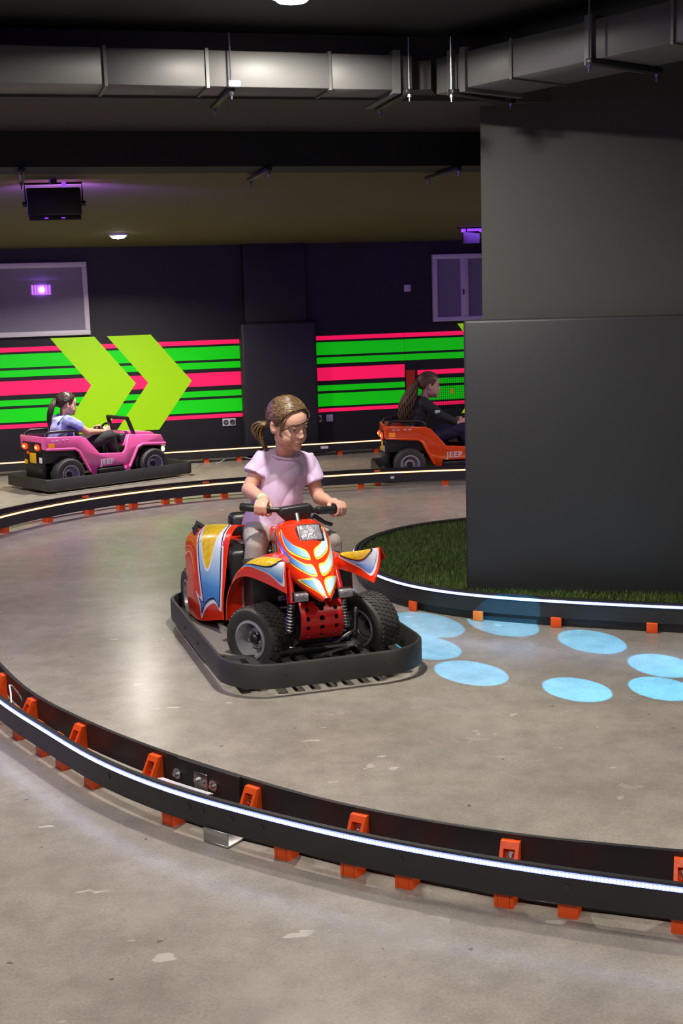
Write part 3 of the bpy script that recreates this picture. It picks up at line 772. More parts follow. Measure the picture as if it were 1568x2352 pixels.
while cnt < 42000:
    x = g.uniform(0.03, 2.2); y = g.uniform(4.75, 7.3)
    if not inside((x, y), gp): continue
    lx = (x - 0.565) * ca + (y - 5.46) * sa; ly = -(x - 0.565) * sa + (y - 5.46) * ca
    if 0.02 < lx < 1.2 and 0.02 < ly < 0.9: continue
    if lx > 0.25 and ly > 0.3: continue
    a = g.uniform(0, 2 * math.pi); h = g.uniform(0.016, 0.032); t = g.uniform(0.2, 0.9) * h; wd = 0.0022; b2 = a + g.normal(0, 0.6)
    dx, dy = math.cos(a) * wd, math.sin(a) * wd; ex, ey = math.cos(b2 + 1.57) * t, math.sin(b2 + 1.57) * t
    k = len(vs)
    vs += [(x - dx, y - dy, TURF_Z - 0.002), (x + dx, y + dy, TURF_Z - 0.002), (x + ex, y + ey, TURF_Z + h)]
    fs.append((k, k + 1, k + 2)); cnt += 1
bm_ = bpy.data.meshes.new('grass_blades'); bm_.from_pydata(vs, [], fs); bm_.materials.append(M['blade'])
o = link('grass_blades', bm_, gi); o['kind'] = 'stuff'
# ------------------------------------------------------------------ quad kart (local: x to the rider's right, y forward)
KO = (-0.242, 5.029, 0); KA = math.radians(197.5)
MX = Matrix(((0, 0, 1, 0), (1, 0, 0, 0), (0, 1, 0, 0), (0, 0, 0, 1)))     # profile (y,z) extruded along x

def tyre_mesh(R=0.125, W=0.11, rim=0.072, grooves=True):
    h = W / 2
    prof = [(rim, -h * 0.80), (R * 0.80, -h), (R * 0.93, -h * 0.97), (R * 0.99, -h * 0.78), (R, -h * 0.5), (R, 0), (R, h * 0.5), (R * 0.99, h * 0.78), (R * 0.93, h * 0.97), (R * 0.80, h), (rim, h * 0.80)]
    mb = MB().lathe(prof, 56, close=True)
    if grooves:     # shallow tread blocks in chevron rows
        for row in range(5):
            z = (row - 2) * W * 0.165
            for k in range(40):
                a = 2 * math.pi * (k + 0.5 * (row % 2)) / 40
                mm = Matrix.Rotation(a, 4, 'Z') @ Matrix.Translation((R + 0.0008, 0, z)) @ Matrix.Rotation(0.5 if row % 2 else -0.5, 4, 'X')
                mb.box((0, 0, 0), (0.0036, R * 0.105, W * 0.125), mm)
    return mb.mesh('tyre', M['rubber'], 35)
def rim_mesh(R=0.074, W=0.11):
    h = W / 2
    mb = MB().lathe([(R + 0.004, h * 0.80), (R + 0.003, h * 0.90), (R - 0.006, h * 0.92), (R - 0.009, h * 0.84), (R - 0.013, h * 0.30), (R * 0.62, h * 0.02), (R * 0.55, h * 0.30), (R * 0.32, h * 0.34), (R * 0.28, h * 0.15)], 40, caps=False)
    mb.lathe([(R + 0.003, -h * 0.86), (R - 0.005, -h * 0.90), (R - 0.012, -h * 0.5), (R * 0.9, h * 0.2), (R * 0.80, h * 0.33)], 40, caps=False)
    for k in range(5):
        a = 2 * math.pi * k / 5
        mb.cyl((R * 0.40 * math.cos(a), R * 0.40 * math.sin(a), h * 0.40), (R * 0.40 * math.cos(a), R * 0.40 * math.sin(a), h * 0.54), 0.0055, 6)
    return mb.mesh('rim', M['rim'], 40)
def hub_mesh(R=0.02, W=0.11):
    return MB().lathe([(R, W * 0.15), (R, W * 0.34), (R * 0.7, W * 0.40), (0, W * 0.41)], 20).mesh('hub', M['dark_steel'], 40)
TY_F = tyre_mesh(0.127, 0.132); TY_R = tyre_mesh(0.125, 0.12); RIM_F = rim_mesh(0.074, 0.132); RIM_R = rim_mesh(0.074, 0.12); HUB = hub_mesh()
def wheel(parent, x, y, z, side, steer=0.0, rear=False):
    """side +1: outer face to +x"""
    mm = Matrix.Translation((x, y, z)) @ Matrix.Rotation(steer, 4, 'Z') @ Matrix.Rotation(side * math.pi / 2, 4, 'Y')
    wv = link('wheel', TY_R if rear else TY_F, parent, mm)
    link('rim', RIM_R if rear else RIM_F, wv); link('hub', HUB, wv)
    return wv

def round_rect(hx, hy0, hy1, r, n=8):
    pts = []
    for cx, cy, a0 in ((hx - r, hy1 - r, 0), (-hx + r, hy1 - r, 90), (-hx + r, hy0 + r, 180), (hx - r, hy0 + r, 270)):
        for k in range(n + 1):
            a = math.radians(a0 + 90 * k / n); pts.append((cx + r * math.cos(a), cy + r * math.sin(a)))
    return pts
def ring_band(pts, z0, z1, th, name, m, parent):
    P = np.array(pts + pts[:1]); n = len(pts)
    t = np.roll(P[:-1], -1, 0) - np.roll(P[:-1], 1, 0); t /= np.linalg.norm(t, axis=1)[:, None]
    N = np.stack([t[:, 1], -t[:, 0]], 1)
    mb = MB(); vs = []; prof = [(0, z0), (th, z0 + 0.006), (th, z1 - 0.006), (th * 0.7, z1), (th * 0.1, z1), (-0.002, z1 - 0.006), (-0.002, z0)]
    k = len(prof); fs = []
    for i in range(n):
        for d, z in prof:
            q = P[i] - N[i] * (th - d) if True else P[i]
            vs.append((q[0], q[1], z))
    for i in range(n):
        i2 = (i + 1) % n
        for j in range(k):
            j2 = (j + 1) % k; fs.append((i * k + j, i2 * k + j, i2 * k + j2, i * k + j2))
    mb.add(vs, fs); return mb.obj(name, m, parent, smooth=40)

quad = empty('quad_kart', KO, KA, 'red quad kart with blue and yellow decals, ridden by the girl', 'kart')
# bumper and floor
ring_band(round_rect(0.40, -0.68, 0.68, 0.20), 0.028, 0.124, 0.016, 'bumper', M['bumper'], quad)
fp = MB().prism(round_rect(0.375, -0.655, 0.30, 0.17), 0.052, 0.060)
fp.obj('floor_plate', M['plate_metal'], quad)
ft = MB()
for i in range(-5, 6): ft.box((i * 0.062, 0.475, 0.060), (0.036, 0.33 if abs(i) < 4 else 0.22, 0.014))
ft.box((0, 0.33, 0.056), (0.70, 0.05, 0.018)); ft.box((0, 0.55, 0.052), (0.62, 0.04, 0.012))
ft.obj('front_grate', M['bumper'], quad)
kb = MB()
for pts in ([(0.17, -0.6, 0.085), (0.17, 0.45, 0.085)], [(-0.17, -0.6, 0.085), (-0.17, 0.45, 0.085)], [(-0.17, 0.40, 0.085), (0.17, 0.40, 0.085)], [(-0.17, -0.36, 0.085), (0.17, -0.36, 0.085)]):
    kb.tube(pts, 0.014, 8)
kb.obj('frame', M['dark_steel'], quad, smooth=40)
for s in (1, -1):
    for (px, py) in ((s * 0.388, 0.12), (s * 0.388, -0.15), (s * 0.19, 0.665)):
        d = Vector((s, 0, 0)) if abs(py) < 0.5 else Vector((0, 1, 0))
        p0 = Vector((px, py, 0.08)); MB().cyl(p0, p0 + d * 0.016, 0.007, 8).obj('bolt', M['dark_steel'], quad)
# wheels
ST = math.radians(33)
wheel(quad, 0.188, 0.30, 0.128, 1, ST); wheel(quad, -0.248, 0.30, 0.128, -1, ST)
wheel(quad, 0.272, -0.50, 0.128, 1, 0, True); wheel(quad, -0.272, -0.50, 0.128, -1, 0, True)
MB().tube([(-0.26, -0.5, 0.128), (0.26, -0.5, 0.128)], 0.016, 10).obj('axle', M['dark_steel'], quad, smooth=40)
MB().tube([(-0.20, 0.30, 0.115), (0.14, 0.30, 0.115)], 0.012, 8).obj('axle', M['dark_steel'], quad, smooth=40)
for s in (1, -1):
    kn = MB().tube([(s * 0.19, 0.33, 0.10), (s * 0.185, 0.36, 0.21)], 0.011, 8); kn.tube([(s * 0.185, 0.34, 0.125), (s * 0.06, 0.40, 0.085)], 0.008, 8); kn.ell((s * 0.185, 0.355, 0.215), (0.014, 0.014, 0.012), n=8, k=6)
    kn.obj('steering_knuckle', M['steel'], quad, smooth=40)
    # front strut: red tube above, coil spring below
    t0 = Vector((s * 0.090, 0.40, 0.40)); t1 = Vector((s * 0.100, 0.455, 0.285)); t2 = Vector((s * 0.112, 0.46, 0.175))
    stt = MB().cyl(t0, t1, 0.0165, 14).obj('strut', M['red_steel'], quad, smooth=40)
    cp = [];
    for i in range(9 * 8 + 1):
        f = i / (9 * 8); a = i / 8 * 2 * math.pi; p = t1.lerp(t2, f); cp.append((p.x + 0.014 * math.cos(a), p.y + 0.014 * math.sin(a), p.z))
    sp = MB().tube(cp, 0.0032, 6); sp.cyl(t1, t2, 0.006, 8); sp.obj('spring', M['steel'], stt, smooth=60)
MB().tube([(-0.05, 0.46, 0.075), (0.0, 0.47, 0.075), (-0.16, 0.41, 0.085)], 0.008, 8).obj('tie_rod', M['steel'], quad, smooth=40)
# perforated red front guard
gs = []
for v in range(9):
    a = math.radians(-52 + v * 104 / 8)
    gs.append([(x - 0.002, 0.435 + 0.085 * math.cos(a), 0.222 + 0.092 * math.sin(a)) for x in (0.083, 0.05, 0.0, -0.05, -0.083)])
gsurf = Surf(gs[::-1])
gb = MB(); NU, NV = 84, 72; holes = [((i + 0.5) / 3 * 0.86 + 0.07, 0.20 + j * 0.22) for i in range(3) for j in range(4)]
idx = {}; vs = []
for j in range(NV + 1):
    for i in range(NU + 1): idx[i, j] = len(vs); vs.append(tuple(gsurf(i / NU, j / NV)))
fs = []
for j in range(NV):
    for i in range(NU):
        u, v = (i + 0.5) / NU, (j + 0.5) / NV
        if any(((u - a) * 0.166) ** 2 + ((v - b) * 0.155) ** 2 < 0.0088 ** 2 for a, b in holes): continue
        if 0.40 < u < 0.60 and v < 0.22 - abs(u - 0.5): continue
        fs.append((idx[i, j], idx[i + 1, j], idx[i + 1, j + 1], idx[i, j + 1]))
gb.add(vs, fs); gg = gb.obj('front_guard', M['red_steel'], quad)
md = gg.modifiers.new('sol', 'SOLIDIFY'); md.thickness = 0.004; bake(gg); smooth_by_angle(gg.data, 60)
MB().box((0, 0.40, 0.20), (0.13, 0.05, 0.16)).obj('guard_core', M['black_plastic'], quad)
# hood
H = []
for y, z, hw, cx, d2, d1 in ((-0.02, 0.505, 0.060, -0.01, 0.20, 0.05), (0.10, 0.548, 0.088, -0.024, 0.20, 0.040), (0.20, 0.548, 0.100, -0.02, 0.17, 0.040), (0.29, 0.512, 0.104, -0.008, 0.13, 0.042), (0.38, 0.467, 0.096, -0.002, 0.09, 0.042), (0.47, 0.417, 0.076, 0.0, 0.062, 0.036), (0.55, 0.367, 0.045, 0.0, 0.04, 0.022), (0.60, 0.332, 0.016, 0.0, 0.022, 0.010)):
    H.append([(cx + hw * 0.96, y - 0.02, z - d2), (cx + hw * 1.02, y - 0.008, z - (d1 + d2) / 2), (cx + hw, y, z - d1), (cx + hw * 0.70, y + 0.003, z - d1 * 0.22), (cx, y + 0.006, z),
              (cx - hw * 0.70, y + 0.003, z - d1 * 0.22), (cx - hw, y, z - d1), (cx - hw * 1.02, y - 0.008, z - (d1 + d2) / 2), (cx - hw * 0.96, y - 0.02, z - d2)])
HS = Surf(H)
fl_ = 1 if HS.normal(0.5, 0.5)[2] > 0 else -1
hood = HS.mb(40, 36, 0.006, fl_).obj('hood', M['red'], quad, smooth=60)
bk = MB(); bk.box((-0.01, -0.03, 0.42), (0.115, 0.03, 0.16)); bk.obj('hood_back', M['red'], quad, bevel=0.01)
def hdec(poly, name, m, off): return HS.decal(poly, name, m, hood, off, fl_)
for s in (1, -1):
    f = lambda L: [(0.5 + s * (u - 0.5), v) for u, v in L]
    for out, inn in (([(0.33, 0.30), (0.36, 0.40), (0.41, 0.50), (0.475, 0.565), (0.475, 0.645), (0.40, 0.60), (0.34, 0.50)], [(0.34, 0.34), (0.368, 0.42), (0.415, 0.515), (0.468, 0.58), (0.468, 0.63), (0.405, 0.585), (0.35, 0.49)]),
                     ([(0.25, 0.24), (0.29, 0.42), (0.35, 0.57), (0.42, 0.66), (0.475, 0.685), (0.475, 0.775), (0.40, 0.75), (0.32, 0.64), (0.27, 0.48)], [(0.262, 0.30), (0.30, 0.44), (0.355, 0.59), (0.42, 0.68), (0.468, 0.70), (0.468, 0.758), (0.405, 0.735), (0.33, 0.63), (0.28, 0.47)]),
                     ([(0.24, 0.72), (0.34, 0.76), (0.47, 0.81), (0.47, 0.95), (0.40, 0.97), (0.32, 0.86)], [(0.29, 0.748), (0.36, 0.782), (0.458, 0.825), (0.458, 0.93), (0.41, 0.945), (0.345, 0.86)])):
        hdec(f(out), 'decal_edge', M['yellow_line'], 0.0010); hdec(f(inn), 'decal', M['blue_hood'], 0.0026)
    hdec(f([(0.02, 0.06), (0.17, 0.08), (0.15, 0.20), (0.19, 0.28), (0.12, 0.34), (0.02, 0.34)]), 'decal_edge', M['white_print'], 0.0008)
    hdec(f([(0.02, 0.08), (0.155, 0.10), (0.14, 0.20), (0.172, 0.28), (0.11, 0.32), (0.02, 0.32)]), 'decal', M['blue_rear'], 0.0014)
    hdec(f([(0.08, 0.10), (0.15, 0.12), (0.11, 0.20), (0.05, 0.25), (0.03, 0.17)]), 'decal', M['yellow'], 0.0020)
# headlight
hm = Matrix.Translation((-0.030, 0.292, 0.514)) @ Matrix.Rotation(math.radians(-44), 4, 'X')
hl = MB().prism([(x * 0.050, y * 0.044) for x, y in round_rect(1, -1, 1, 0.25, 4)], -0.035, 0.010, hm).obj('headlight_bezel', M['black_plastic'], quad, bevel=0.002)
MB().prism([(x * 0.042, y * 0.037) for x, y in round_rect(1, -1, 1, 0.22, 4)], 0.0, 0.015, hm).obj('lens', M['clear_lens'], hl, bevel=0.003)
# front mudguards: one per side, each read from the photograph
FL = [[(0.13, 0.07, 0.16), (0.19, 0.07, 0.158), (0.245, 0.075, 0.155), (0.276, 0.08, 0.152)],
      [(0.12, 0.06, 0.28), (0.185, 0.06, 0.275), (0.240, 0.065, 0.262), (0.268, 0.08, 0.238)],
      [(0.11, 0.09, 0.365), (0.17, 0.10, 0.36), (0.235, 0.115, 0.335), (0.257, 0.12, 0.305)],
      [(0.10, 0.17, 0.425), (0.16, 0.18, 0.415), (0.232, 0.19, 0.380), (0.241, 0.19, 0.345)],
      [(0.095, 0.28, 0.452), (0.145, 0.285, 0.446), (0.208, 0.29, 0.420), (0.222, 0.285, 0.368)],
      [(0.095, 0.40, 0.460), (0.130, 0.42, 0.464), (0.182, 0.45, 0.450), (0.192, 0.45, 0.372)],
      [(0.100, 0.47, 0.445), (0.122, 0.52, 0.462), (0.152, 0.58, 0.468), (0.163, 0.62, 0.368)]]
FLS = Surf(FL); ff = 1 if FLS.normal(0.5, 0.5)[2] > 0 else -1
fenl = FLS.mb(30, 44, 0.005, ff).obj('front_mudguard', M['red'], quad, smooth=60)
FRg = [[(-p[0], p[1], p[2]) for p in r] for r in FL]
FRg[4] = [(-0.102, 0.30, 0.388), (-0.122, 0.31, 0.410), (-0.150, 0.33, 0.432), (-0.200, 0.31, 0.380)]
FRg[5] = [(-0.165, 0.43, 0.371), (-0.172, 0.45, 0.415), (-0.182, 0.465, 0.466), (-0.215, 0.44, 0.400)]
FRg[6] = [(-0.178, 0.61, 0.372), (-0.205, 0.60, 0.435), (-0.215, 0.58, 0.499), (-0.243, 0.57, 0.455)]
FRS = Surf(FRg); fr = 1 if FRS.normal(0.5, 0.3)[2] > 0 else -1
fenr = FRS.mb(36, 54, 0.005, fr).obj('front_mudguard', M['red'], quad, smooth=60)
for S_, o_, f_, k_ in ((FLS, fenl, ff, 0.0), (FRS, fenr, fr, 0.0)):
    if S_ is FLS:
        pl = ([(0.62, 0.50), (0.60, 0.78), (0.62, 0.995), (0.80, 0.995), (0.94, 0.985), (0.86, 0.86), (0.78, 0.70)],
              [(0.64, 0.54), (0.62, 0.78), (0.64, 0.98), (0.80, 0.982), (0.91, 0.968), (0.84, 0.86), (0.77, 0.71)],
              [(0.48, 0.50), (0.47, 0.66), (0.47, 0.80), (0.48, 0.965), (0.60, 0.965), (0.69, 0.93), (0.745, 0.88), (0.76, 0.82), (0.74, 0.73), (0.69, 0.63), (0.59, 0.54)],
              [(0.50, 0.52), (0.49, 0.66), (0.49, 0.80), (0.50, 0.95), (0.59, 0.95), (0.67, 0.92), (0.725, 0.87), (0.74, 0.82), (0.72, 0.735), (0.675, 0.64), (0.59, 0.555)])
    else:
        pl = ([(0.60, 0.64), (0.62, 0.80), (0.63, 0.985), (0.35, 0.985), (0.10, 0.965), (0.22, 0.85), (0.42, 0.71)],
              [(0.57, 0.68), (0.59, 0.80), (0.60, 0.965), (0.35, 0.968), (0.15, 0.945), (0.25, 0.855), (0.42, 0.74)],
              [(0.60, 0.65), (0.62, 0.80), (0.62, 0.945), (0.48, 0.91), (0.39, 0.84), (0.45, 0.73)],
              [(0.60, 0.665), (0.62, 0.80), (0.62, 0.93), (0.49, 0.895), (0.415, 0.835), (0.47, 0.745)])
    S_.decal(pl[0], 'decal_edge', M['white_print'], o_, k_ + 0.0008, f_)
    S_.decal(pl[1], 'decal', M['blue_front'], o_, k_ + 0.0024, f_)
    S_.decal(pl[2], 'decal', M['navy_print'], o_, k_ + 0.0034, f_, smooth_poly=S_ is FRS)
    S_.decal(pl[3], 'decal', M['yellow'], o_, k_ + 0.0042, f_, smooth_poly=S_ is FRS)
for s, S_ in ((1, FLS), (-1, FRS)):
    MB().box((s * 0.15, 0.18, 0.26), (0.10, 0.16, 0.28)).obj('wheel_arch_liner', M['black_plastic'], quad)
    lb_ = MB().box((0, 0, 0), (0.052, 0.026, 0.030)).obj('marker_lamp', M['clear_lens'], quad, bevel=0.004)
    lb_.location = (s * 0.086, 0.55, 0.330); MB().box((0, -0.018, 0), (0.056, 0.012, 0.034)).obj('lamp_back', M['black_plastic'], lb_)
    MB().tube([(s * 0.086, 0.53, 0.33), (s * 0.05, 0.47, 0.33)], 0.006, 6).obj('lamp_stalk', M['dark_steel'], quad)
# rear mudguards and footwell sides
def rear_grid(s):
    g_ = [[(0.20, -0.55, 0.435), (0.155, -0.37, 0.462), (0.115, -0.20, 0.485)],
          [(0.236, -0.56, 0.432), (0.205, -0.37, 0.458), (0.158, -0.19, 0.482)],
          [(0.292, -0.61, 0.372), (0.272, -0.36, 0.405), (0.205, -0.135, 0.425)],
          [(0.322, -0.50, 0.265), (0.310, -0.30, 0.285), (0.238, -0.085, 0.290)],
          [(0.338, -0.415, 0.165), (0.322, -0.26, 0.170), (0.258, -0.055, 0.195)],
          [(0.335, -0.40, 0.078), (0.320, -0.24, 0.080), (0.262, -0.045, 0.122)]]
    return [[(s * p[0], p[1], p[2]) for p in r] for r in g_]
for s in (1, -1):
    RS = Surf(rear_grid(s)); rf = 1 if RS.normal(0.5, 0.6)[0] * s > 0 else -1
    o_ = RS.mb(16, 26, 0.006, rf).obj('rear_mudguard', M['red'], quad, smooth=60)
    D = lambda poly, n_, m_, off: RS.decal(poly, n_, m_, o_, off, rf)
    D([(0.19, 0.165), (0.80, 0.14), (0.90, 0.30), (0.97, 0.60), (0.985, 0.90), (0.86, 0.82), (0.70, 0.87), (0.555, 0.98), (0.55, 0.85), (0.47, 0.74), (0.59, 0.775), (0.53, 0.61), (0.39, 0.42), (0.22, 0.27)], 'decal_edge', M['white_print'], 0.0008)
    D([(0.22, 0.175), (0.78, 0.15), (0.875, 0.31), (0.945, 0.60), (0.955, 0.86), (0.85, 0.785), (0.69, 0.835), (0.585, 0.935), (0.58, 0.84), (0.54, 0.775), (0.635, 0.805), (0.56, 0.60), (0.42, 0.405), (0.25, 0.265)], 'decal', M['navy_print'], 0.0014)
    D([(0.24, 0.18), (0.765, 0.16), (0.86, 0.32), (0.93, 0.60), (0.938, 0.84), (0.85, 0.77), (0.69, 0.815), (0.60, 0.91), (0.60, 0.84), (0.58, 0.80), (0.66, 0.815), (0.58, 0.595), (0.435, 0.395), (0.27, 0.265)], 'decal', M['blue_rear'], 0.0020)
    D([(0.21, 0.158), (0.755, 0.140), (0.805, 0.30), (0.79, 0.47), (0.735, 0.58), (0.655, 0.565), (0.54, 0.445), (0.37, 0.315), (0.24, 0.245)], 'decal_edge', M['white_print'], 0.0026)
    D([(0.225, 0.162), (0.74, 0.146), (0.785, 0.30), (0.772, 0.465), (0.728, 0.562), (0.665, 0.55), (0.55, 0.43), (0.38, 0.303), (0.26, 0.238)], 'decal', M['yellow'], 0.0032)
    h_ = MB().tube([(s * 0.222, -0.515, 0.425), (s * 0.262, -0.525, 0.452), (s * 0.270, -0.52, 0.435), (s * 0.262, -0.50, 0.365), (s * 0.27, -0.485, 0.352)], [0.012, 0.013, 0.012, 0.011, 0.010], 8)
    h_.obj('grab_handle', M['black_plastic'], quad, smooth=50)
    MB().box((s * 0.13, -0.30, 0.27), (0.16, 0.44, 0.26)).obj('body_side', M['black_plastic'], quad, bevel=0.02)
tail = MB().prism([(-0.57, 0.16), (-0.30, 0.16), (-0.10, 0.34), (-0.13, 0.395), (-0.40, 0.41), (-0.56, 0.43)], -0.15, 0.15, MX).obj('tail_body', M['red'], quad, bevel=0.02, segs=3)
MB().prism([(-0.38, 0.39), (-0.02, 0.375), (0.02, 0.40), (-0.03, 0.425), (-0.34, 0.435)], -0.105, 0.105, MX).obj('seat', M['seat'], quad, bevel=0.018, segs=3)
MB().prism([(-0.46, 0.40), (-0.36, 0.41), (-0.38, 0.50), (-0.42, 0.51), (-0.46, 0.49)], -0.135, 0.135, MX).obj('backrest', M['seat'], quad, bevel=0.02, segs=3)
# steering
hb_ = MB().cyl((-0.018, 0.20, 0.50), (-0.018, 0.155, 0.575), 0.012, 12).obj('steering_column', M['steel'], quad, smooth=40)
BAR0 = Vector((0.190, 0.06, 0.606)); BAR1 = Vector((0.07, 0.125, 0.594)); BAR2 = Vector((-0.10, 0.125, 0.578)); BAR3 = Vector((-0.228, 0.06, 0.562))
hb0 = MB().tube([BAR0, BAR0.lerp(BAR1, 0.5), BAR1, BAR2, BAR3.lerp(BAR2, 0.5), BAR3], 0.0105, 12).obj('handlebar', M['black_plastic'], quad, smooth=50)
for a, b in ((BAR0, BAR1), (BAR3, BAR2)):
    q = MB().tube([a, a.lerp(b, 0.02), a.lerp(b, 0.86), a.lerp(b, 0.9)], [0.014, 0.0165, 0.0165, 0.013], 14).obj('grip', M['black_plastic'], hb0, smooth=50)
pm = Matrix.Translation((-0.016, 0.130, 0.585)) @ Matrix.Rotation(0.075, 4, 'Y')
MB().prism([(0.062, 0.022), (0.075, 0.0), (0.045, -0.034), (-0.05, -0.036), (-0.075, 0.0), (-0.062, 0.022)], -0.028, 0.024, pm @ Matrix.Rotation(math.pi / 2, 4, 'X')).obj('handlebar_pad', M['black_plastic'], hb0, bevel=0.008, segs=3)
lv = MB().tube([(-0.10, 0.12, 0.555), (-0.15, 0.10, 0.52), (-0.185, 0.07, 0.505)], [0.010, 0.008, 0.009], 8); lv.obj('lever', M['black_plastic'], quad, smooth=50)

# ------------------------------------------------------------------ open-top off-road karts
def text_mesh(s, size, depth, m, name='lettering'):
    c = bpy.data.curves.new('text', 'FONT'); c.body = s; c.size = size; c.extrude = depth; c.space_character = 1.15; c.shear = 0.0; c.offset = size * 0.03
    t = bpy.data.objects.new('text', c); COL.objects.link(t)
    me = bpy.data.meshes.new_from_object(t.evaluated_get(bpy.context.evaluated_depsgraph_get())); me.name = name
    bpy.data.objects.remove(t); bpy.data.curves.remove(c); me.materials.clear(); me.materials.append(m)
    return me
TXT = text_mesh('JEEP', 0.062, 0.002, M['lettering'])

def offroad_kart(loc, rz, paint, label):
    """local: y forward, x to the rider's right. body centre at x=0"""
    r = empty('offroad_kart', loc, rz, label, 'kart')
    rr = [(x - 0.02, y) for x, y in round_rect(0.36, -0.69, 0.68, 0.07)]
    P = []
    ring_band([(x, y) for x, y in rr], 0.022, 0.118, 0.016, 'bumper', M['bumper'], r)
    MB().box((0, 0, 0.06), (0.56, 1.26, 0.012)).obj('floor_plate', M['dark_steel'], r)
    for s, y, rear in ((1, 0.36, 0), (-1, 0.36, 0), (1, -0.43, 1), (-1, -0.43, 1)):
        wheel(r, s * (0.175 if not rear else 0.19), y, 0.127, s, 0, bool(rear))
    prof = [(-0.62, 0.335), (-0.615, 0.437), (-0.30, 0.418), (-0.255, 0.400), (-0.135, 0.262), (0.080, 0.248), (0.105, 0.270), (0.140, 0.392), (0.455, 0.362), (0.500, 0.270), (0.495, 0.258), (0.475, 0.285),
            (0.270, 0.287), (0.225, 0.270), (0.135, 0.110), (0.085, 0.106), (0.075, 0.150), (-0.165, 0.150), (-0.172, 0.100), (-0.222, 0.100), (-0.330, 0.300), (-0.355, 0.315)]
    sides = []
    for s in (1, -1):
        sd = MB().prism(prof, s * 0.175, s * 0.205, MX).obj('body_side', paint, r, bevel=0.006)
        # raised arch lips
        MB().tube([(s * 0.203, y, z) for y, z in ((-0.61, 0.338), (-0.36, 0.322), (-0.325, 0.300), (-0.235, 0.125))], 0.012, 8).obj('arch_lip', paint, sd, smooth=60)
        MB().tube([(s * 0.203, y, z) for y, z in ((0.49, 0.285), (0.27, 0.300), (0.22, 0.280), (0.135, 0.125))], 0.014, 8).obj('arch_lip', paint, sd, smooth=60)
        MB().cyl((s * 0.20, 0.10, 0.115), (s * 0.232, 0.10, 0.115), 0.022, 14).obj('step_boss', paint, sd, smooth=40)
        st = MB().box((s * 0.195, -0.045, 0.112), (0.05, 0.24, 0.055)).obj('side_step', M['black_plastic'], r, bevel=0.006)
        for i in range(5): MB().box((s * 0.222, -0.13 + i * 0.042, 0.118), (0.004, 0.026, 0.012)).obj('step_slot', M['dark_steel'], st)
        tm = Matrix.Translation((s * 0.2055, -0.135 if s > 0 else 0.085, 0.170)) @ Matrix(((0, 0, s, 0), (s, 0, 0, 0), (0, 1, 0, 0), (0, 0, 0, 1)))
        link('lettering', TXT, sd, tm)
        if True:
            lg = MB()
            for i in range(4): lg.box((s * 0.206, -0.55 + i * 0.035 + (0.02 if i > 1 else 0), 0.402), (0.002, 0.024, 0.008))
            lg.obj('side_mark', M['white_plastic'], sd)
        MB().box((s * 0.207, -0.565, 0.365), (0.004, 0.05, 0.034)).obj('side_reflector', M['amber'], sd)
    MB().prism([(0.10, 0.300), (0.140, 0.390), (0.455, 0.362), (0.495, 0.270), (0.40, 0.28)], -0.18, 0.18, MX).obj('hood', paint, r, bevel=0.008)
    MB().prism([(0.15, 0.385), (0.160, 0.412), (0.42, 0.385), (0.47, 0.35)], -0.11, 0.11, MX).obj('hood_bulge', paint, r, bevel=0.010, segs=3)
    MB().box((0, 0.478, 0.235), (0.30, 0.02, 0.075)).obj('grille', M['black_plastic'], r, bevel=0.004)
    for x in (0.15, -0.12):
        q = MB().ell((x, 0.498, 0.235), (0.022, 0.014, 0.022), n=14, k=8).obj('headlamp', M['headlamp'], r, smooth=180)
    MB().box((0.19, 0.43, 0.218), (0.02, 0.05, 0.012)).obj('side_lamp', M['headlamp'], r, bevel=0.002)
    # windscreen frame, dash and steering wheel
    for s in (1, -1): pass
    ws = MB()
    for s in (1, -1): ws.tube([(s * 0.165, 0.215, 0.380), (s * 0.150, 0.165, 0.525)], 0.017, 8)
    ws.tube([(-0.155, 0.165, 0.520), (0.155, 0.165, 0.520)], 0.015, 8)
    ws.obj('windscreen_frame', M['black_plastic'], r, smooth=50)
    MB().box((0, 0.12, 0.36), (0.33, 0.06, 0.07)).obj('dashboard', M['dark_steel'], r, bevel=0.01)
    sw = MB(); mm = Matrix.Translation((0, 0.03, 0.415)) @ Matrix.Rotation(math.radians(60), 4, 'X')
    sw.tube([mm @ Vector((0.075 * math.cos(a), 0.075 * math.sin(a), 0)) for a in np.linspace(0, 2 * math.pi, 25)], 0.009, 8, caps=False)
    for k in range(3):
        a = k * 2.094 + 0.5; sw.tube([mm @ Vector((0, 0, 0)), mm @ Vector((0.075 * math.cos(a), 0.075 * math.sin(a), 0))], 0.006, 6)
    sw.obj('steering_wheel', M['black_plastic'], r, smooth=50)
    # tub, seat, rear bars and rear end
    MB().box((0, -0.46, 0.30), (0.34, 0.31, 0.16)).obj('rear_tub', M['black_plastic'], r, bevel=0.01)
    MB().prism([(-0.36, 0.20), (-0.02, 0.17), (0.0, 0.20), (-0.30, 0.255), (-0.38, 0.44), (-0.43, 0.43), (-0.40, 0.24)], -0.15, 0.15, MX).obj('seat', M['seat'], r, bevel=0.01)
    for x in (-0.165, 0.165):
        MB().tube([(x, -0.60, 0.425), (x, -0.585, 0.455), (x, -0.55, 0.468), (x, -0.34, 0.462), (x, -0.31, 0.448), (x, -0.30, 0.415)], 0.012, 8).obj('rear_rail', M['seat'], r, smooth=50)
    MB().box((0, -0.612, 0.385), (0.40, 0.02, 0.10)).obj('tail_panel', paint, r, bevel=0.006)
    MB().box((0, -0.618, 0.352), (0.30, 0.025, 0.075)).obj('lamp_housing', M['black_plastic'], r, bevel=0.006)
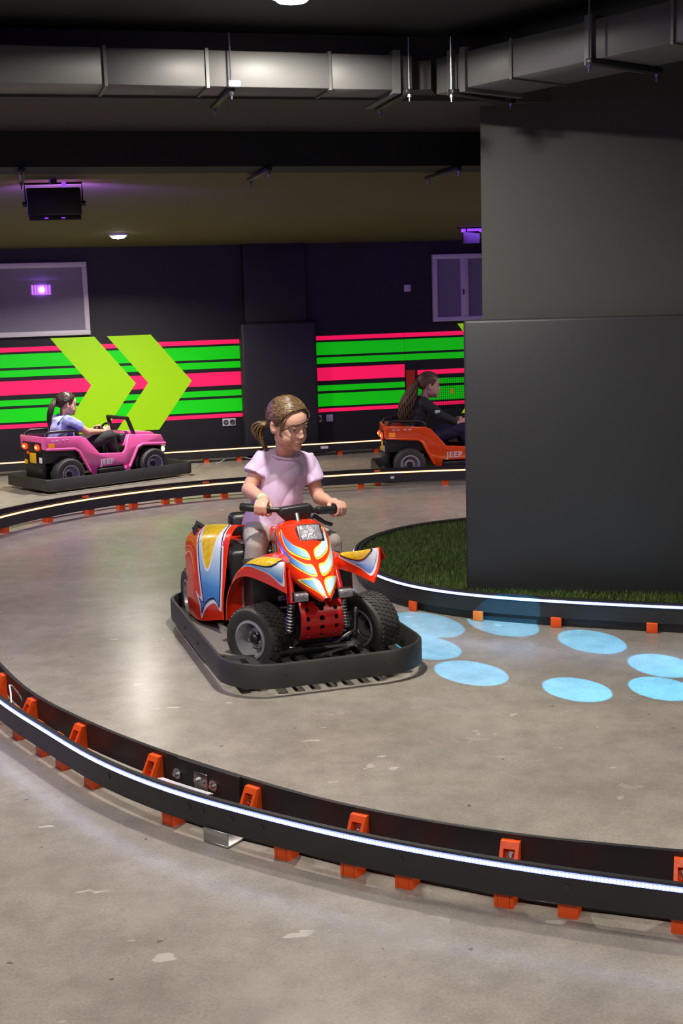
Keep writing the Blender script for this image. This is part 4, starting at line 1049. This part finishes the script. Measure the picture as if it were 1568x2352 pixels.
    for x in (0.10, -0.10):
        t = MB().ell((x, -0.634, 0.352), (0.042, 0.012, 0.026), n=16, k=8).obj('tail_lamp', M['tail'], r, smooth=180)
        MB().ell((x, -0.643, 0.352), (0.022, 0.006, 0.012), n=12, k=6).obj('tail_lamp_core', M['tail_core'], t, smooth=180)
    MB().box((0, -0.60, 0.20), (0.30, 0.03, 0.21)).obj('rear_panel', M['black_plastic'], r, bevel=0.006)
    MB().box((0.0, -0.622, 0.262), (0.105, 0.006, 0.082)).obj('number_plate', M['plate'], r, bevel=0.002)
    MB().box((0.125, -0.622, 0.25), (0.045, 0.006, 0.045)).obj('reflector', M['white_plastic'], r, bevel=0.002)
    MB().box((-0.115, -0.622, 0.225), (0.045, 0.012, 0.035)).obj('reflector', M['plate'], r, bevel=0.002)
    MB().box((-0.085, -0.622, 0.30), (0.02, 0.006, 0.016)).obj('small_red_lamp', M['tail'], r)
    ms = MB().tube([(0.08, -0.55, 0.19), (0.13, -0.63, 0.17)], 0.02, 10).obj('exhaust', M['dark_steel'], r, smooth=40)
    return r
PINK_O = Vector((-2.016, 10.265, 0)) + Vector((-0.658, 0.753, 0)) * -0.08
PINK_A = math.atan2(-0.753, 0.658)
offroad_kart(PINK_O, PINK_A, M['magenta'], 'glossy pink open off-road kart driving along the striped wall at left')
OR_A = math.radians(-86); OR_O = Vector((0.965, 9.96, 0))
offroad_kart(OR_O, OR_A, M['orange_gloss'], 'orange open off-road kart half hidden behind the padded pillar')
# ------------------------------------------------------------------ people
def remesh(mb, name, m, parent, voxel, smooth=4, fn=None, factor=0.5):
    o = mb.obj(name, m, parent)
    a = o.modifiers.new('remesh', 'REMESH'); a.mode = 'VOXEL'; a.voxel_size = voxel; a.use_smooth_shade = True
    if smooth:
        b = o.modifiers.new('smooth', 'SMOOTH'); b.iterations = smooth; b.factor = factor
    bake(o)
    if fn is not None:
        n = len(o.data.vertices); co = np.empty(n * 3); o.data.vertices.foreach_get('co', co); co = co.reshape(-1, 3)
        no = np.empty(n * 3); o.data.vertices.foreach_get('normal', no); no = no.reshape(-1, 3)
        co = fn(co, no); o.data.vertices.foreach_set('co', co.ravel()); o.data.update()
    o.data.polygons.foreach_set('use_smooth', [True] * len(o.data.polygons))
    return o

def head_matrix(c, yaw, pitch, roll, s=1.0):
    return Matrix.Translation(c) @ Matrix.Rotation(math.radians(yaw), 4, 'Z') @ Matrix.Rotation(math.radians(pitch), 4, 'X') @ Matrix.Rotation(math.radians(roll), 4, 'Y') @ Matrix.Scale(s, 4)

def head_parts(mb, Mh):
    e = lambda c, r, E3=None: mb.ell(c, r, Mh, 18, 12, E3)
    e((0, -0.014, 0.030), (0.072, 0.088, 0.078))            # skull
    e((0, 0.022, 0.020), (0.060, 0.060, 0.066))             # forehead and brow
    e((0, 0.018, -0.030), (0.056, 0.060, 0.070))            # face
    e((0, 0.030, -0.068), (0.042, 0.044, 0.034))            # jaw
    e((0, 0.062, -0.086), (0.019, 0.015, 0.016))            # chin
    for s in (1, -1):
        e((s * 0.032, 0.036, -0.046), (0.030, 0.030, 0.036))
        e((s * 0.043, 0.014, -0.024), (0.024, 0.042, 0.052))   # cheeks
        e((s * 0.044, 0.005, -0.055), (0.018, 0.032, 0.026))   # jaw corners
        e((s * 0.0090, 0.0800, -0.0365), (0.0068, 0.0085, 0.0060))
        E3 = Matrix.Rotation(s * 0.45, 3, 'Z') @ Matrix.Rotation(0.15, 3, 'X')
        e((s * 0.074, -0.008, -0.008), (0.007, 0.018, 0.029), E3)   # ears
    mb.cap((0, 0.069, 0.006), (0, 0.0845, -0.031), 0.0070, 0.0092, Mh, 12)   # nose
    e((0, 0.0865, -0.034), (0.0090, 0.0085, 0.0080))
    e((0, 0.0735, -0.0585), (0.020, 0.010, 0.0065)); e((0, 0.0720, -0.0685), (0.016, 0.010, 0.006))

def head_shape(Mh):
    Mi = Mh.inverted(); A = np.array(Mi); B = np.array(Mh)
    def fn(co, no):
        h = np.c_[co, np.ones(len(co))] @ A.T
        near = (h[:, 0] ** 2 + h[:, 1] ** 2 + h[:, 2] ** 2) < 0.13 ** 2
        for s in (1, -1):
            d2 = ((h[:, 0] - s * 0.0305) / 0.0165) ** 2 + ((h[:, 2] + 0.001) / 0.0105) ** 2
            g_ = np.exp(-d2) * near * (h[:, 1] > 0.02); h[:, 1] -= 0.0058 * g_
            d2 = ((h[:, 0] - s * 0.078) ** 2 + (h[:, 1] + 0.004) ** 2 + (h[:, 2] + 0.006) ** 2) / 0.011 ** 2     # bowl of the ear
            h[:, 0] -= s * 0.006 * np.exp(-d2) * near
        g_ = np.exp(-((h[:, 0] / 0.020) ** 2 + ((h[:, 2] + 0.0637) / 0.0024) ** 2)) * near * (h[:, 1] > 0.04); h[:, 1] -= 0.0045 * g_     # mouth line
        return (h @ B.T)[:, :3]
    return fn

def face_details(root, Mh, eye_open=0.55, brow=True):
    for s in (1, -1):
        c = Vector((s * 0.0305, 0.0600, -0.001))
        mb = MB().ell(c, (0.0125, 0.0125, 0.0125), Mh, 18, 12)
        ey = mb.obj('eye', M['eye_white'], root, smooth=180)
        d = Vector((-0.32, 1, -0.46)).normalized()
        E3 = d.to_track_quat('Z', 'Y').to_matrix()
        MB().ell(c + d * 0.0088, (0.0074, 0.0074, 0.0042), Mh, 14, 8, E3).obj('iris', M['iris'], ey, smooth=180)
        for up, frac in ((1, eye_open),):     # lids: shells over the upper and the lower part of the eyeball
            vs = []; fs = []; nA, nB = 14, 6
            for j in range(nB + 1):
                el = math.radians(95 - j / nB * (95 - (90 * (1 - frac * 1.1)))) if up > 0 else math.radians(-95 + j / nB * (60))
                for i in range(nA + 1):
                    az = math.radians(-80 + 160 * i / nA)
                    arch = math.cos(az * 0.9)
                    el2 = el if j < nB else el * (1.0 if up < 0 else 1.0)
                    r_ = 0.0137
                    vs.append(c + Vector((r_ * 1.08 * math.sin(az) * math.cos(el2 * 0.9), r_ * math.cos(az) * math.cos(el2), r_ * 0.95 * math.sin(el2) * (0.55 + 0.45 * arch))))
            for j in range(nB):
                for i in range(nA):
                    k = j * (nA + 1) + i; fs.append((k, k + 1, k + nA + 2, k + nA + 1))
            lid = MB().add(vs, fs, Mh).obj('eyelid', M['skin'], root, smooth=180)
            if up > 0:
                ls = [Mh @ v for v in vs[nB * (nA + 1):]]
                MB().tube(ls, 0.0011, 5).obj('lashes', M['brow'], lid, smooth=180)
        if brow:
            MB().tube([Mh @ Vector((s * x, y, z)) for x, y, z in ((0.014, 0.0815, 0.0165), (0.026, 0.0800, 0.0205), (0.038, 0.0735, 0.0205), (0.047, 0.064, 0.0155))], [0.0017, 0.0024, 0.0021, 0.0012], 6, flat=1.0).obj('eyebrow', M['brow'], root, smooth=180)
    lp = MB()
    for z_, r_, w_ in ((-0.0592, 0.0026, 0.0185), (-0.0680, 0.0031, 0.0155), (-0.0636, 0.0022, 0.0165)):
        lp.tube([Mh @ Vector((x * w_, 0.0810 - 0.010 * x * x - (0.002 if r_ < 0.0025 else 0), z_ + (0.0028 * x * x if z_ < -0.062 else -0.0022 * x * x))) for x in (-1, -0.66, -0.33, 0, 0.33, 0.66, 1)], [0.0008, r_ * 0.8, r_, r_ * 0.95, r_, r_ * 0.8, 0.0008], 8)
    lp.obj('lips', M['lip'], root, smooth=180)

def on_skull(d, k=1.0):
    d = Vector(d).normalized(); c = Vector((0, -0.014, 0.030)); r = (0.0765 * k, 0.0925 * k, 0.0825 * k)
    t = 1 / math.sqrt(sum((d[i] / r[i]) ** 2 for i in range(3)))
    return c + d * t

def hair(root, Mh, m, anchor, tail, seed=1, n=150, tail_r=0.02, curly=0.0, m2=None):
    """cap of hair drawn back to the anchor, strands over it, and a tail along the given points"""
    g = random.Random(seed)
    mb = MB(); vs = []; fs = []; nA, nB = 40, 20
    def edge(az):      # how far down the hair reaches, by direction (az=0 in front)
        a = abs(az)
        return math.radians(np.interp(math.degrees(a), (0, 12, 30, 48, 60, 72, 82, 92, 102, 118, 140, 180), (31, 29, 25, 13, -4, -22, -26, -4, -8, -36, -46, -48)))
    for j in range(nB + 1):
        for i in range(nA):
            az = 2 * math.pi * i / nA - math.pi
            el = math.pi / 2 - j / nB * (math.pi / 2 - edge(az))
            d = Vector((math.sin(az) * math.cos(el), math.cos(az) * math.cos(el), math.sin(el)))
            vs.append(on_skull(d, 1.0 + 0.012 * math.sin(az * 9 + el * 3) * math.sin(j / nB * math.pi)))
    for j in range(nB):
        for i in range(nA):
            i2 = (i + 1) % nA; fs.append((j * nA + i, j * nA + i2, (j + 1) * nA + i2, (j + 1) * nA + i))
    k0 = len(vs)
    mb.add(vs, fs, Mh)
    hr = mb.obj('hair', m, root, smooth=180)
    md = hr.modifiers.new('s', 'SOLIDIFY'); md.thickness = 0.006; md.offset = 0.0; bake(hr); smooth_by_angle(hr.data, 180)
    st = MB(); an = Vector(anchor)
    dn = (an - Vector((0, -0.014, 0.030))).normalized()
    for q in range(n):
        az = g.uniform(-math.pi * 0.72, math.pi * 0.72); el = edge(az) + g.random() ** 1.3 * (1.4 - edge(az))
        d0 = Vector((math.sin(az) * math.cos(el), math.cos(az) * math.cos(el), math.sin(el)))
        side = Vector((math.copysign(1, d0.x) * 0.55, 0, 0.35))
        pts = []
        for t in np.linspace(0, 1, 9):
            d = (d0 * (1 - t) + dn * t + side * math.sin(t * math.pi) * 0.35).normalized()
            pts.append(Mh @ on_skull(d, 1.015 + 0.02 * g.random() * math.sin(t * math.pi)))
        pts.append(Mh @ (an + Vector((g.uniform(-1, 1), 0, g.uniform(-1, 1))) * 0.008))
        st.cur = 0 if g.random() < 0.6 else 1
        st.tube(pts, [0.0012] + [0.0026] * 8 + [0.0015], 5)
    o = st.obj('hair_strands', [m, m2 or m], hr, smooth=180); o['kind'] = 'stuff'
    tl = MB()
    T = np.array([list(Mh @ an)] + [list(p) for p in tail])
    nst = 34 if curly == 0 else 90
    for q in range(nst):
        a = 2 * math.pi * q / nst * 3.1; rr = math.sqrt((q + 0.5) / nst)
        pts = []; rs = []
        for t in np.linspace(0, len(T) - 1, 16):
            f = t / (len(T) - 1); p = catmull(T, t)
            wid = tail_r * (0.35 + 1.0 * math.sin(min(f * 1.25 + 0.08, 1.0) * math.pi) ** 0.7) if curly == 0 else tail_r * (0.35 + 1.1 * min(1, f * 2.2)) * (1 if f < 0.9 else 0.75)
            wob = curly * math.sin(f * 26 + q * 1.7)
            pts.append(Vector(p) + Vector((math.cos(a) * rr * wid + wob, math.sin(a) * rr * wid * 0.8 + wob * 0.6, math.sin(a * 1.7) * 0.006)))
            rs.append((0.0052 if curly == 0 else 0.0042) * (1 - 0.75 * f ** 3) * (tail_r / 0.02) ** 0.5)
        tl.cur = q % 3 == 1 and 1 or 0
        tl.tube(pts, rs, 5)
    o = tl.obj('ponytail', [m, m2 or m], hr, smooth=180)
    MB().ell(Mh @ an, (0.013, 0.013, 0.013), None, 12, 8).obj('hair_tie', M['dark_cloth'], hr, smooth=180)
    return hr

def grip_hand(mb, P, ex, ey, s=1.0, bar=0.0165):
    """five-fingered hand closed on a bar through P; ex along the bar to the thumb side, ey away from the wearer"""
    ex = Vector(ex).normalized(); ey = (Vector(ey) - ex * ex.dot(Vector(ey))).normalized(); ez = ex.cross(ey)
    if ez.z < 0: ez = -ez
    H_ = Matrix((ex, ey, ez)).transposed().to_4x4(); H_.translation = P
    k = bar + 0.0062
    mb.ell((0, -0.016 * s, k + 0.004), (0.029 * s, 0.027 * s, 0.0125 * s), H_, 14, 10)
    mb.cap((0, -0.030 * s, k + 0.004), (0, -0.058 * s, k + 0.002), 0.019 * s, 0.0165 * s, H_)
    for i, (x, l) in enumerate(((0.0225, 0.97), (0.0077, 1.06), (-0.0073, 1.0), (-0.0215, 0.86))):
        x *= s; r0 = 0.0073 * s
        pts = [(x * 0.9, -0.012 * s, k + 0.006), (x, 0.010 * s * l, k + 0.0045), (x * 1.02, (k + 0.002) * l, k * 0.45), (x * 1.03, (k + 0.0005) * l, -k * 0.55), (x * 1.02, k * 0.35, -k * 1.05 * l)]
        for a, b, ra, rb in zip(pts, pts[1:], (1.05, 1.0, 0.95, 0.88), (1.0, 0.95, 0.88, 0.78)): mb.cap(a, b, r0 * ra, r0 * rb, H_, 10)
    th = [(0.024 * s, -0.034 * s, k * 0.75), (0.036 * s, -0.020 * s, 0.004), (0.037 * s, -0.004, -k * 0.85), (0.030 * s, 0.010 * s, -k * 1.0)]
    for a, b, ra, rb in zip(th, th[1:], (0.0105, 0.0090, 0.0080), (0.0090, 0.0080, 0.0068)): mb.cap(a, b, ra * s, rb * s, H_, 10)
    return H_ @ Vector((0, -0.058 * s, k + 0.002))

def foot(mb, ankle, d, s=1.0):
    d = Vector(d).normalized(); a = Vector(ankle)
    mb.cap(a - d * 0.02 * s + Vector((0, 0, -0.035 * s)), a + d * 0.055 * s + Vector((0, 0, -0.04 * s)), 0.032 * s, 0.032 * s)
    mb.cap(a + d * 0.05 * s + Vector((0, 0, -0.045 * s)), a + d * 0.11 * s + Vector((0, 0, -0.05 * s)), 0.033 * s, 0.026 * s)

def folds(amp, dirs):
    def fn(co, no):
        d = np.zeros(len(co))
        for (kx, ky, kz, ph, a) in dirs:
            q = co @ np.array((kx, ky, kz)) + ph + 1.4 * np.sin(co @ np.array((9, 13, -11)) + ph)
            d += a * (np.abs(np.sin(q)) ** 0.7 - 0.6)
        return co + no * (amp * d)[:, None]
    return fn

# ---- the girl on the quad kart, in the kart's own frame
girl = empty('person', KO, KA, 'girl in lilac t-shirt and grey leggings holding the handlebar of the red quad kart', 'person')
Mh = head_matrix((-0.052, -0.045, 0.918), 27, -13, 3, 1.0)
PR = BAR0.lerp(BAR1, 0.64); PL_ = BAR3.lerp(BAR2, 0.06)
bd = MB(); head_parts(bd, Mh)
neck0 = Vector((-0.062, -0.150, 0.785))
bd.cap(neck0 + Vector((0, -0.01, -0.03)), Mh @ Vector((0, -0.020, -0.045)), 0.040, 0.038)
bd.ell((-0.052, -0.185, 0.700), (0.092, 0.062, 0.100)); bd.ell((-0.030, -0.205, 0.580), (0.085, 0.065, 0.100)); bd.ell((-0.005, -0.225, 0.485), (0.092, 0.085, 0.070))
WR = grip_hand(bd, PR, BAR1 - BAR0, (0.15, 1, 0), 0.95); WL = grip_hand(bd, PL_, BAR2 - BAR3, (0.0, 1, 0), 0.95)
SHR, ELR = Vector((0.030, -0.175, 0.760)), Vector((0.104, -0.155, 0.640)); SHL, ELL = Vector((-0.160, -0.180, 0.735)), Vector((-0.200, -0.140, 0.585))
for sh, el, wr in ((SHR, ELR, WR), (SHL, ELL, WL)):
    bd.cap(sh, el, 0.036, 0.029); bd.cap(el, el.lerp(wr, 0.4), 0.0295, 0.0285); bd.cap(el.lerp(wr, 0.4), wr, 0.0285, 0.018)
KNR, ANR = Vector((0.128, 0.055, 0.440)), Vector((0.175, 0.06, 0.165)); KNL, ANL = Vector((-0.185, 0.055, 0.428)), Vector((-0.190, 0.06, 0.165))
for hp, kn, an in ((Vector((0.050, -0.235, 0.460)), KNR, ANR), (Vector((-0.070, -0.235, 0.460)), KNL, ANL)):
    bd.cap(hp, kn, 0.050, 0.036); bd.cap(kn, an, 0.034, 0.024)
body = remesh(bd, 'body', M['skin'], girl, 0.0034, 3, head_shape(Mh))
face_details(girl, Mh, 0.88)
sh = MB()
sh.ell((-0.052, -0.180, 0.690), (0.112, 0.076, 0.105)); sh.tube([(-0.058, -0.172, 0.790), (-0.055, -0.178, 0.755), (-0.050, -0.182, 0.70), (-0.040, -0.190, 0.62), (-0.022, -0.205, 0.54), (0.004, -0.215, 0.475), (0.010, -0.215, 0.440)], [0.066, 0.098, 0.121, 0.130, 0.136, 0.142, 0.146], 28, flat=0.78)
for s_, e_, l in ((SHR, ELR, 0.50), (SHL, ELL, 0.56)):
    mid_ = s_.lerp(e_, l); d_ = (e_ - s_).normalized()
    sh.tube([s_ - d_ * 0.03, s_, s_.lerp(mid_, 0.5), mid_], [0.040, 0.045, 0.0480, 0.0545], 18)
sh.cap(SHR.lerp(SHR.lerp(ELR, 0.3), 0.5), Vector((-0.03, -0.18, 0.70)), 0.045, 0.07); sh.cap(SHL.lerp(SHL.lerp(ELL, 0.3), 0.5), Vector((-0.09, -0.18, 0.69)), 0.045, 0.07)
sh.cap(SHR.lerp(SHL, 0.08) + Vector((0, 0, 0.004)), SHR.lerp(SHL, 0.4) + Vector((0, 0.01, 0.022)), 0.042, 0.040); sh.cap(SHL.lerp(SHR, 0.08) + Vector((0, 0, 0.004)), SHL.lerp(SHR, 0.4) + Vector((0, 0.01, 0.022)), 0.042, 0.040)
F1 = folds(0.0062, [(34, 10, 30, 0.4, 0.9), (-40, 8, 18, 1.7, 0.5), (24, 30, 12, 0.9, 0.5)])
def shirt_fn(co, no):
    co = F1(co, no)
    # the neck opening
    d = np.linalg.norm((co - np.array((-0.062, -0.140, 0.800))) / np.array((0.050, 0.050, 0.030)), axis=1)
    co[:, 2] -= 0.028 * np.exp(-d ** 2 * 1.2)
    return co
remesh(sh, 'shirt', M['lilac'], girl, 0.0048, 5, shirt_fn)
cl_ = MB(); nk = [Vector((-0.060 + 0.057 * math.cos(a), -0.140 + 0.050 * math.sin(a), 0.777 + 0.010 * math.cos(a) * 0.6 - 0.012 * math.sin(a))) for a in np.linspace(0, 2 * math.pi, 29)]
cl_.tube(nk, 0.0065, 8, caps=False); cl_.obj('collar', M['lilac'], girl, smooth=180)
lg = MB()
for hp, kn, an in ((Vector((0.050, -0.235, 0.455)), KNR, ANR), (Vector((-0.070, -0.235, 0.455)), KNL, ANL)):
    lg.cap(hp, hp.lerp(kn, 0.55), 0.066, 0.058); lg.cap(hp.lerp(kn, 0.5), kn, 0.058, 0.047); lg.cap(kn, kn.lerp(an, 0.35), 0.046, 0.046); lg.tube([kn.lerp(an, 0.3), kn.lerp(an, 0.6), kn.lerp(an, 0.93)], [0.046, 0.043, 0.035], 16)
lg.ell((-0.008, -0.235, 0.480), (0.108, 0.090, 0.062))
remesh(lg, 'leggings', M['legging'], girl, 0.005, 4, folds(0.0014, [(20, 30, 30, 0, 1), (-40, 20, 10, 1, 0.7)]))
for an in (ANR, ANL):
    ft_ = MB(); foot(ft_, an, (0.1 if an is ANR else -0.1, 1, 0), 0.9); remesh(ft_, 'shoe', M['white_plastic'], girl, 0.006, 3)
hr = hair(girl, Mh, M['hair_light'], (0.010, -0.098, -0.028), [Mh @ Vector(p) for p in ((0.030, -0.130, -0.034), (0.042, -0.138, -0.066), (0.036, -0.120, -0.108), (0.020, -0.100, -0.140))], 3, 480, 0.022, 0.0, M['hair_gold'])
lk = MB()
for k in range(3):
    dz = k * 0.0032 - 0.003
    lk.tube([Mh @ Vector(p) for p in ((-0.012, 0.060 + dz, 0.094), (-0.030, 0.082, 0.070 + dz), (-0.032, 0.0875, 0.048 + dz), (-0.018, 0.0905, 0.034 + dz), (0.008, 0.089, 0.0255 + dz), (0.036, 0.079, 0.0165 + dz), (0.056, 0.057, 0.004 + dz), (0.067, 0.028, -0.016))], [0.0010, 0.0014, 0.0014, 0.0013, 0.0012, 0.0011, 0.0010, 0.0007], 6)
for k in range(5):
    lk.tube([Mh @ Vector(p) for p in ((0.060, 0.030 + k * 0.004, 0.040), (0.0685, 0.026 + k * 0.003, 0.012), (0.068, 0.024, -0.018 - k * 0.004), (0.064, 0.028 + k * 0.003, -0.040))], [0.002, 0.0022, 0.0016, 0.0008], 5)
lk.obj('loose_lock', M['hair_light'], hr, smooth=180)
wb_ = WR.lerp(ELR, 0.14); dw = (ELR - WR).normalized()
MB().tube([wb_ - dw * 0.008, wb_ - dw * 0.006, wb_ + dw * 0.006, wb_ + dw * 0.008], [0.0195, 0.0225, 0.0235, 0.0205], 20).obj('wrist_band', M['wrist_band'], girl, smooth=50)

# ---- the driver of the pink kart and the driver of the orange kart
def driver(loc, rz, label, dz, dy, yaw, pitch, top, trousers, hairm, tail, tail_r, curly, lean, strap=False, sleeve=0.62, scale=1.0, pale=None, hs=0.88):
    r = empty('person', loc, rz, label, 'person')
    V = lambda x, y, z: Vector((x, y + dy, z + dz))
    Mh = head_matrix(V(0, -0.30 + lean, 0.665), yaw, pitch, 0, hs)
    bd = MB(); head_parts(bd, Mh)
    bd.cap(V(0, -0.335 + lean * 0.7, 0.545), Mh @ Vector((0, -0.02, -0.04)), 0.038, 0.036)
    bd.ell(V(0, -0.35 + lean * 0.4, 0.48), (0.085, 0.06, 0.095)); bd.ell(V(0, -0.36, 0.36), (0.085, 0.065, 0.09)); bd.ell(V(0, -0.34, 0.29), (0.09, 0.085, 0.06))
    arms = []
    for s in (1, -1):
        P = Vector((s * 0.070, 0.025, 0.437)); ex = Vector((-s * 0.25, -0.35, 0.9)); w_ = grip_hand(bd, P, ex, (0, 1, 0.3), 0.85, 0.010)
        shd = V(s * 0.115, -0.345 + lean * 0.6, 0.535); el = V(s * 0.150, -0.21 + lean * 0.4, 0.44); el.z = max(el.z, 0.42)
        bd.cap(shd, el, 0.034, 0.028); bd.cap(el, w_, 0.028, 0.017); arms.append((shd, el, w_))
    legs = []
    for s in (1, -1):
        hp = Vector((s * 0.06, -0.32 + dy, 0.29)); kn = Vector((s * 0.105, 0.02, 0.385)); an = Vector((s * 0.09, 0.10, 0.12))
        bd.cap(hp, kn, 0.05, 0.04); bd.cap(kn, an, 0.036, 0.026); legs.append((hp, kn, an))
    remesh(bd, 'body', M['skin'], r, 0.0042, 3, head_shape(Mh))
    face_details(r, Mh, 0.75)
    t = MB(); t.tube([V(0, -0.335 + lean * 0.7, 0.565), V(0, -0.345 + lean * 0.6, 0.535), V(0, -0.355 + lean * 0.4, 0.47), V(0, -0.365, 0.38), V(0, -0.355, 0.27)], [0.050, 0.098, 0.114, 0.110, 0.118], 24, flat=0.76)
    for shd, el, w_ in arms:
        t.cap(shd, shd.lerp(V(0, -0.34 + lean * 0.6, 0.555), 0.5), 0.042, 0.04)
        if sleeve < 0.9: t.tube([shd - (el - shd) * 0.15, shd, shd.lerp(el, sleeve)], [0.036, 0.046, 0.047], 16)
        else: t.cap(shd, el, 0.044, 0.037); t.tube([el, el.lerp(w_, 0.9)], [0.036, 0.026], 14)
    remesh(t, 'top', top, r, 0.006, 4, folds(0.004, [(30, 12, 34, 0.3, 1), (-26, 20, 20, 1.2, 0.8)]))
    g_ = MB()
    for hp, kn, an in legs: g_.cap(hp, kn, 0.066, 0.050); g_.cap(kn, kn.lerp(an, 0.4), 0.048, 0.046); g_.tube([kn.lerp(an, 0.3), an], [0.046, 0.036], 14)
    g_.ell(Vector((0, -0.335 + dy, 0.30)), (0.108, 0.092, 0.065))
    remesh(g_, 'trousers', trousers, r, 0.0065, 4, folds(0.003, [(20, 30, 30, 0, 1)]))
    for hp, kn, an in legs:
        f_ = MB(); foot(f_, an + Vector((0, 0, 0.03)), (0, 1, 0), 0.9); remesh(f_, 'shoe', M['black_plastic'], r, 0.008, 2)
    hair(r, Mh, hairm, (0, -0.112, tail[0]), [Vector((p[0], p[1] + dy, p[2] + dz)) for p in tail[1]], 5, 90, tail_r, curly)
    if strap:
        for s in (1, -1):
            MB().tube([V(s * 0.055, -0.425, 0.40), V(s * 0.060, -0.415 + lean * 0.4, 0.52), V(s * 0.062, -0.35 + lean * 0.6, 0.582), V(s * 0.055, -0.275 + lean * 0.6, 0.52), V(s * 0.05, -0.262, 0.42)], 0.011, 6, flat=0.4).obj('strap', M['dark_cloth'], r, smooth=180)
    return r, arms
driver(PINK_O, PINK_A, 'ponytailed driver in blue and white tie-dye t-shirt steering the pink kart', 0.0, 0.0, -14, -6, M['tie_dye'], M['dark_cloth'], M['hair_dark'],
       (0.035, ((0, -0.425, 0.66), (0, -0.452, 0.58), (0, -0.462, 0.49), (0, -0.455, 0.40))), 0.020, 0.0, 0.01, True)
dr, arms = driver(OR_O, OR_A, 'driver with long loose brown hair and dark clothes steering the orange kart', 0.065, 0.02, 4, -4, M['dark_cloth'], M['navy_cloth'], M['hair_mid'],
       (0.03, ((0, -0.395, 0.62), (0.0, -0.425, 0.53), (0.0, -0.435, 0.45), (0, -0.425, 0.37))), 0.062, 0.008, 0.05, False, 1.0, 1.0, None, 0.97)
MB().box(arms[0][0].lerp(arms[0][1], 0.62) + Vector((0.040, 0.02, -0.01)), (0.012, 0.040, 0.026)).obj('sleeve_patch', M['wrist_band'], dr, bevel=0.003)
